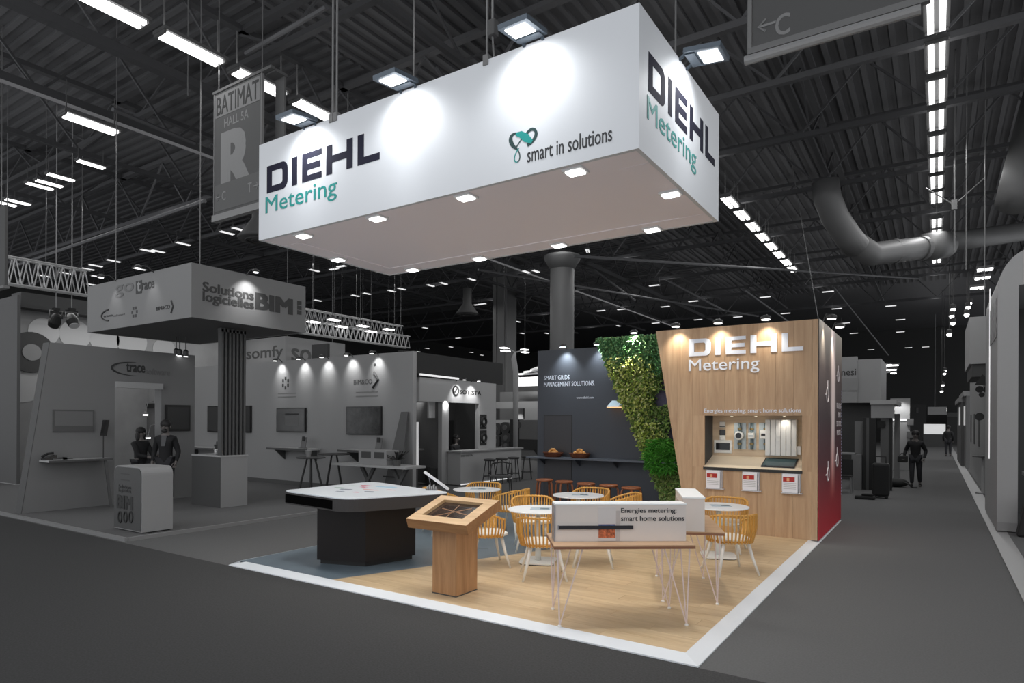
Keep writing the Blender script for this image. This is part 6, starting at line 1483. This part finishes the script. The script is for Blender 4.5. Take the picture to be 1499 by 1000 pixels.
for s in (-.14, .12): MB().lathe([(.04, -.03), (.04, .03)], n=10).xf(Matrix.Translation((s, -.14, .04)) @ Matrix.Rotation(PI / 2, 4, 'X')).build('wheel', G(20), t)
q = GZ(1268, 731, 0); t = thing('boot_pair', 'dark low bundle on the floor at the foot of the booth posts', 'bundle', (q.x, q.y, 0)); MB().box(-.25, .2, -.1, .1, 0, .09).build('base', G(30), t, bevel=.03); MB().box(-.1, .15, -.08, .08, .09, .14).build('flap', G(24), t, bevel=.02)
q = GZ(1313, 713, 0); t = thing('shoulder_bag', 'dark bag lying on the aisle floor left of the walking person', 'bag', (q.x, q.y, 0)); MB().ball((0, 0, .13), .3, .2, .13, 12, 8).build('body', G(36), t, smooth=True); MB().tube([(.1, -.1, .2), (.3, -.15, .12), (.4, -.1, .02), (.5, -.05, .02)], .02, 5).build('strap', G(60), t)
q = GZ(1240, 722, 0); t = thing('dark_chair', 'dark metal chair under the counter right of the red wall', 'chair', (q.x - .1, q.y, 0)); MB().box(-.22, .22, -.22, .22, .44, .48).build('seat', G(34), t); MB().box(-.22, .22, .18, .22, .48, .9).build('backrest', G(34), t)
for (a_, b2_) in ((-.2, -.2), (.2, -.2), (.2, .2), (-.2, .2)): MB().tube([(a_ * 1.1, b2_ * 1.1, 0), (a_, b2_, .44)], .02, 6).build('leg', G(120), t)
# white booth beyond
BYC = 30
def yc_(px, py): return GY(px, py, BYC)
a, b = yc_(1303, 668), yc_(1332, 583); t = thing('white_booth', 'pale lit booth with shelves beyond the framed booth', 'booth', (a.x, BYC, 0)); MB().box(a.x, b.x, BYC, BYC + .2, 0, b.z).build('panel', wallg, t, world=True)
c = yc_(1318, 614); MB().box(a.x, b.x, BYC - .05, BYC, c.z - .05, c.z + .02).build('light_strip', glow('strip_white', (235, 235, 235), .75), t, world=True)
for z in (.8, 1.3, 1.8): MB().box(a.x + .8, b.x - .1, BYC - .1, BYC, z, z + .25).build('shelf_row', G(96), t, world=True)
c = yc_(1318, 600); spot('booth_spot', (c.x, BYC - .6, c.z + .3), (c.x, BYC, c.z - .2), 40, 90, .8)

# ================================================================== hall banners
def banner(label, d, pa, pb, ph, texts):
    """upright banner between top corners pa, pb (pixels) at depth d, hung on two cords"""
grey_cloth = mat('banner_cloth', (90, 90, 90), .8); cloth_d = mat('banner_dark', (78, 78, 78), .8); bl_ = G(124, 'banner_letter', .8); bd = G(46, 'banner_dark_letter', .8)
p0 = GD(315, 326, 12.2); yb0 = p0.y; x0 = p0.x; x1 = GY(383, 318, yb0).x; zb = p0.z; zt = GY(315, 140, yb0).z
t = thing('hall_banner', 'grey hanging hall banner reading BATIMAT HALL 5A and R', 'banner', ((x0 + x1) / 2, yb0, zb))
MB().box(x0, x1, yb0 - .02, yb0 + .02, zb + .12, zt).build('cloth', cloth_d, t, world=True)
MB().box(x0 + .03, x1 - .03, yb0 - .025, yb0 - .02, zt - .47, zt - .04).build('title_strip', G(112), t, world=True)
MB().box(x0 + .03, x1 - .03, yb0 - .025, yb0 - .02, zb + .18, zb + .68).build('arrow_strip', G(84), t, world=True)
for (a, b) in ((x0 - .02, x0), (x1, x1 + .02)): MB().box(a, b, yb0 - .03, yb0 + .03, zb + .1, zt + .02).build('edge_pole', G(120), t, world=True)
MB().box(x0 - .04, x1 + .3, yb0 - .05, yb0 + .05, zb, zb + .12).build('bottom_tube', G(126), t, world=True); MB().box(x0 - .04, x1 + .3, yb0 - .04, yb0 + .04, zt, zt + .05).build('top_bar', G(84), t, world=True)
MB().box(x1 + .03, x1 + .28, yb0 + .25, yb0 + .29, zb + .12, zt - .02).build('rear_cloth', grey_cloth, t, world=True); MB().box(x1 + .03, x1 + .3, yb0 + .05, yb0 + .3, zt - .02, zt + .03).build('rear_bar', G(84), t, world=True)
wx = x1 - x0
text_mb('BATIMAT', (x0 + .07, yb0 - .025, zt - .43), (1, 0, 0), (0, 0, 1), wx - .14, .34, .01, .003).build('lettering', bd, t, world=True)
za_, zb_ = zt - .70, zt - .54; text_mb('HALL 5A', (x0 + .22 * wx, yb0 - .02, za_), (1, 0, 0), (0, 0, 1), wx * .52, zb_ - za_, .01, .003).build('lettering', bl_, t, world=True)
za_, zb_ = GY(347, 279, yb0).z, GY(347, 191, yb0).z; text_mb('R', (x0 + .2 * wx, yb0 - .02, za_), (1, 0, 0), (0, 0, 1), wx * .58, zb_ - za_, .05, .003).build('lettering', bl_, t, world=True)
text_mb('C', (x0 + .18 * wx, yb0 - .025, zb + .36), (1, 0, 0), (0, 0, 1), .12, .17, .01, .003).build('lettering', bl_, t, world=True); text_mb('T', (x0 + .74 * wx, yb0 - .025, zb + .36), (1, 0, 0), (0, 0, 1), .12, .17, .01, .003).build('lettering', bl_, t, world=True)
def arrow(x, z, s, y, par, m):
    MB().bar((x, y, z), (x + s * .14, y, z), .006, .022).build('arrow', m, par, world=True); MB().tube([(x + .06 * s, y, z + .06), (x, y, z), (x + .06 * s, y, z - .06)], .011, 4).build('arrow', m, par, world=True)
arrow(x0 + .05 * wx, zb + .44, 1, yb0 - .03, t, bl_); arrow(x0 + .96 * wx, zb + .44, -1, yb0 - .03, t, bl_)
for x in (x0 + .1, x1): MB().tube([(x, yb0, zt), (x, yb0, 11.195)], .01, 5).build('cord', cable_m, t, world=True)
# top right banner: a plate seen from below
yq = 6.6; a = GY(1095, 88, yq); b = GY(1352, 14, yq)
t = thing('hall_banner', 'grey hanging direction banner with arrow and C at the top right', 'banner', ((a.x + b.x) / 2, yq, a.z)); zb = a.z; zt = zb + 1.6
MB().box(a.x + .05, b.x - .06, yq - .02, yq + .02, zb + .1, zt).build('cloth', cloth_d, t, world=True); MB().box(a.x, b.x + .05, yq - .03, yq + .03, zb + .04, zb + .1).build('bottom_frame', G(104), t, world=True)
MB().tube([(a.x - .03, yq, zb), (b.x - .02, yq, zb)], .045, 10).build('bottom_tube', G(132), t, world=True)
for x in (a.x, b.x - .08): MB().box(x, x + .04, yq - .03, yq + .03, zb + .1, zt).build('side_frame', G(110), t, world=True)
MB().bar((a.x + .05, yq - .022, zb + .62), (b.x - .06, yq - .022, zb + .62), .004, .015).build('strip_line', G(110), t, world=True)
c = GY(1111, 42, yq); arrow(c.x, c.z, 1.15, yq - .025, t, bl_); c = GY(1136, 42, yq); text_mb('C', (c.x, yq - .02, c.z - .09), (1, 0, 0), (0, 0, 1), .13, .2, .015, .003).build('lettering', bl_, t, world=True)
for x in (a.x + .1, b.x - .1): MB().tube([(x, yq, zt), (x, yq, 11.195)], .01, 5).build('cord', cable_m, t, world=True)
# hall end walls
structure(MB().box(-60, 16, 74.8, 75, 0, ZR).build('wall_back', G(58, 'hall_wall', .9))); structure(MB().box(-50.2, -50, -6, 75, 0, ZR).build('wall_left', G(58, 'hall_wall')))

# ================================================================== people
def skin_mesh(chains, name, m, parent, levels=1):
    """chains: list of lists of (point, radius); first chain holds the root; joined by shared points"""
    verts = []; rad = []; edges = []; idx = {}
    def vid(p, r):
        k = tuple(round(c, 4) for c in p)
        if k not in idx: idx[k] = len(verts); verts.append(tuple(p)); rad.append(r)
        return idx[k]
    for ch in chains:
        ids = [vid(*c) for c in ch]
        edges += [(ids[i], ids[i + 1]) for i in range(len(ids) - 1)]
    me = bpy.data.meshes.new(name); me.from_pydata(verts, edges, []); ob = bpy.data.objects.new(name, me); COL.objects.link(ob)
    md = ob.modifiers.new('skin', 'SKIN'); md.use_smooth_shade = True
    sv = me.skin_vertices[0].data
    for i, r in enumerate(rad):
        rr = r if isinstance(r, tuple) else (r, r); sv[i].radius = rr
        sv[i].use_root = (i == 0)
    if levels: s = ob.modifiers.new('sub', 'SUBSURF'); s.levels = s.render_levels = levels
    dg = bpy.context.evaluated_depsgraph_get(); dg.update()
    me2 = bpy.data.meshes.new_from_object(ob.evaluated_get(dg)); bpy.data.objects.remove(ob); bpy.data.meshes.remove(me)
    o = bpy.data.objects.new(name, me2); me2.name = name; COL.objects.link(o); me2.materials.clear(); me2.materials.append(m); o.parent = parent
    for p in me2.polygons: p.use_smooth = True
    return o
skin_g = mat('skin_grey', (116, 110, 107), .6); cloth_k = mat('dark_jacket', (30, 30, 32), .8); cloth_t = mat('dark_trousers', (44, 44, 48), .8); hair_k = mat('dark_hair', (30, 28, 28), .6); shirt = mat('pale_shirt', (84, 84, 86), .7); shoe = mat('dark_shoe', (24, 24, 24), .5)
def person(label, loc, rz, ht, pose, hair='short', skirt=False):
    """faces -y; pose gives hands, elbows, feet, knees in body heights"""
    t = thing('person', label, 'person', loc, rz); S = ht
    def P(x, y, z): return Vector((x * S, y * S, z * S))
    q = {k: P(*v) for k, v in pose.items()}
    pel, chest, neck, head = q.get('pelvis', P(0, 0, .52)), q.get('chest', P(0, .0, .72)), q.get('neck', P(0, -.005, .845)), q.get('head', P(0, -.012, .915))
    body_ch = [[(pel, .066 * S), ((pel + chest) / 2, .06 * S), (chest, .07 * S), (chest + (neck - chest) * .6, .05 * S), (neck, .031 * S), (neck + (head - neck) * .45, .034 * S), (head, (.052 * S, .058 * S)), (head + P(0, .002, .042), (.047 * S, .054 * S)), (head + P(0, .004, .07), .03 * S)]]
    sh_z = chest + (neck - chest) * .42
    arms = []; legs = []
    for sd, s in (('l', -1), ('r', 1)):
        sh = sh_z + P(s * .088, .004, 0); el, ha = q['elbow_' + sd], q['hand_' + sd]
        dirv = (ha - el).normalized(); wr = ha - dirv * .0 
        arms.append([(chest + (neck - chest) * .6, .05 * S), (sh, .036 * S), (sh.lerp(el, .5), .029 * S), (el, .025 * S), (el.lerp(wr, .5), .022 * S), (wr, .0155 * S), (wr + dirv * .03 * S, (.024 * S, .013 * S)), (wr + dirv * .052 * S, (.022 * S, .011 * S))])
        hp = pel + P(s * .052, 0, -.02); kn, an, toe = q['knee_' + sd], q['ankle_' + sd], q['toe_' + sd]
        legs.append([(pel, .066 * S), (hp, .054 * S), (hp.lerp(kn, .5), .047 * S), (kn, .035 * S), (kn.lerp(an, .4), .034 * S), (an, .021 * S), (an.lerp(toe, .5) - P(0, 0, .008), .022 * S), (toe, .018 * S)])
    b = skin_mesh(body_ch + arms + legs, 'body', skin_g, t)
    # face and fingers
    f = MB(); f.ball(head + P(0, -.06, -.002), .008 * S, .012 * S, .014 * S, 8, 6); f.build('nose', skin_g, t, smooth=True)
    for s in (-1, 1):
        MB().ball(head + P(s * .02, -.053, .014), .008 * S, .005 * S, .005 * S, 8, 6).build('eye', G(40), t, smooth=True)
        MB().ball(head + P(s * .054, .004, .002), .006 * S, .012 * S, .019 * S, 8, 6).build('ear', skin_g, t, smooth=True)
    MB().ball(head + P(0, -.052, -.028), .016 * S, .006 * S, .004 * S, 8, 6).build('mouth', G(70), t, smooth=True)
    for sd, s in (('l', -1), ('r', 1)):
        el, ha = q['elbow_' + sd], q['hand_' + sd]; d = (ha - el).normalized(); side = Vector((1, 0, 0)) - d * d.x; side.normalize(); nrm = d.cross(side)
        for k in range(4):
            base = ha + d * .05 * S + side * (k - 1.5) * .011 * S; L = (.036, .042, .039, .031)[k] * S
            MB().tube([base, base + d * L * .5 + nrm * .004 * S, base + d * L * .8 + nrm * .014 * S], [.0052 * S, .005 * S, .004 * S], 6).build('finger', skin_g, t, smooth=True)
        base = ha + d * .015 * S - side * s * .022 * S; MB().tube([base, base + d * .02 * S - side * s * .014 * S, base + d * .038 * S - side * s * .012 * S], [.0065 * S, .006 * S, .0045 * S], 6).build('thumb', skin_g, t, smooth=True)
    # clothes follow the limbs
    k = 1.16
    jc = [[(pel + P(0, 0, -.06), .084 * S), (pel, .086 * S), ((pel + chest) / 2, .08 * S), (chest, .092 * S), (chest + (neck - chest) * .6, .07 * S), (chest + (neck - chest) * .9, .044 * S)]]
    for a in arms:
        jc.append([(a[0][0], .066 * S)] + [(p, (r if not isinstance(r, tuple) else r[0]) * 1.3) for p, r in a[1:6]])
    skin_mesh(jc, 'jacket', cloth_k, t)
    skin_mesh([[(pel + P(0, 0, .01), .083 * S)] + []] * 0 + [[(pel, .08 * S), (l[1][0], .062 * S), (l[2][0], .053 * S), (l[3][0], .042 * S), (l[4][0], .04 * S), (l[5][0] + P(0, 0, .008), .03 * S)] for l in legs], 'trousers', cloth_t, t)
    for l in legs: skin_mesh([[(l[5][0] - P(0, 0, .006), .026 * S), (l[6][0], .027 * S), (l[7][0], .023 * S)]], 'shoe', shoe, t)
    h = MB(); h.ball(head + P(0, .012, .034), .062 * S, .068 * S, .058 * S, 14, 9)
    if hair == 'long':
        h.ball(head + P(0, .036, -.035), .058 * S, .04 * S, .10 * S, 12, 9); h.ball(head + P(-.045, .012, -.03), .018 * S, .035 * S, .08 * S, 10, 8); h.ball(head + P(.045, .012, -.03), .018 * S, .035 * S, .08 * S, 10, 8)
    h.build('hair', hair_k, t, smooth=True)
    if hair == 'beard':
        MB().ball(head + P(0, -.034, -.045), .036 * S, .026 * S, .026 * S, 12, 8).build('beard', hair_k, t, smooth=True)
    if hair in ('beard', 'bun'):
        MB().hexa([chest + P(-.02, -.092, -.03), chest + P(.02, -.092, -.03), chest + P(.02, -.08, -.03), chest + P(-.02, -.08, -.03)], [neck + P(-.03, -.05, -.03), neck + P(.03, -.05, -.03), neck + P(.03, -.03, -.03), neck + P(-.03, -.03, -.03)]).build('shirt_front', shirt, t)
    return t
stand = dict(elbow_l=(-.135, .02, .62), elbow_r=(.135, .02, .62), hand_l=(-.13, -.05, .50), hand_r=(.13, -.05, .50), knee_l=(-.055, -.012, .28), knee_r=(.055, -.012, .28), ankle_l=(-.055, .012, .045), ankle_r=(.055, .012, .045), toe_l=(-.065, -.075, .016), toe_r=(.065, -.075, .016))
d_ = 14.0
q = GD(243, 614, d_)
person('person standing in dark jacket with short dark hair and beard beside the welcome counter', (q.x, q.y, bz), YAW + .15, 1.83, stand, 'beard')
wo = dict(stand); wo.update(elbow_r=(.10, -.10, .63), hand_r=(.06, -.22, .62), elbow_l=(-.10, -.09, .62), hand_l=(-.04, -.21, .60))
q = GD(206, 620, 14.6); person('person with long dark hair in dark clothes reaching forward, left of the bearded person', (q.x, q.y, bz), YAW + 1.15, 1.66, wo, 'long')
walk = dict(elbow_l=(-.15, .03, .63), elbow_r=(.15, .02, .63), hand_l=(-.165, -.06, .53), hand_r=(.13, -.07, .50), knee_l=(-.05, -.05, .285), knee_r=(.055, .02, .28), ankle_l=(-.05, -.03, .045), ankle_r=(.06, .09, .06), toe_l=(-.06, -.115, .016), toe_r=(.07, .01, .018), chest=(0, -.03, .715), neck=(0, -.05, .835), head=(.005, -.075, .90))
q = GZ(1340, 713, 0); person('person in dark hooded jacket walking down the aisle towards the camera', (q.x, q.y, 0), -.05, 1.70, walk, 'short')
bagq = (q.x - .32, q.y - .12, .72); t = thing('hand_bag', 'small dark bag held in the hand of the walking person', 'bag', bagq); MB().box(-.13, .13, -.06, .06, 0, .2).build('body', G(28), t, bevel=.03); MB().tube([(-.08, 0, .2), (-.03, 0, .27), (.03, 0, .27), (.08, 0, .2)], .01, 5).build('handle', G(30), t)
q = GZ(1388, 668, 0); person('person in dark clothes seen from behind far down the aisle, right of the bright booth', (q.x, q.y, 0), PI, 1.75, stand, 'short')
sit = dict(pelvis=(0, 0, .36), chest=(0, -.01, .55), neck=(0, -.02, .675), head=(.01, -.035, .745), elbow_l=(-.13, -.04, .45), elbow_r=(.13, -.04, .45), hand_l=(-.08, -.17, .47), hand_r=(.07, -.17, .47), knee_l=(-.06, -.24, .37), knee_r=(.06, -.24, .37), ankle_l=(-.06, -.22, .10), ankle_r=(.06, -.22, .10), toe_l=(-.06, -.30, .08), toe_r=(.06, -.30, .08))
q = GX(668, 640, SX - .55); person('person with dark hair sitting behind the booth counter', (SX - .62, q.y, .03), PI / 2, 1.72, sit, 'long')
t = thing('office_chair', 'dark chair under the person behind the booth counter', 'chair', (SX - .62, q.y, .0)); MB().box(-.2, .2, -.2, .2, .46, .50).build('seat', G(40), t); MB().box(-.24, -.2, -.2, .2, .5, .9).build('backrest', G(40), t); MB().tube([(0, 0, .03), (0, 0, .46)], .03, 8).build('column', G(60), t); MB().lathe([(.25, 0), (.25, .03)], n=16).build('base', G(60), t)
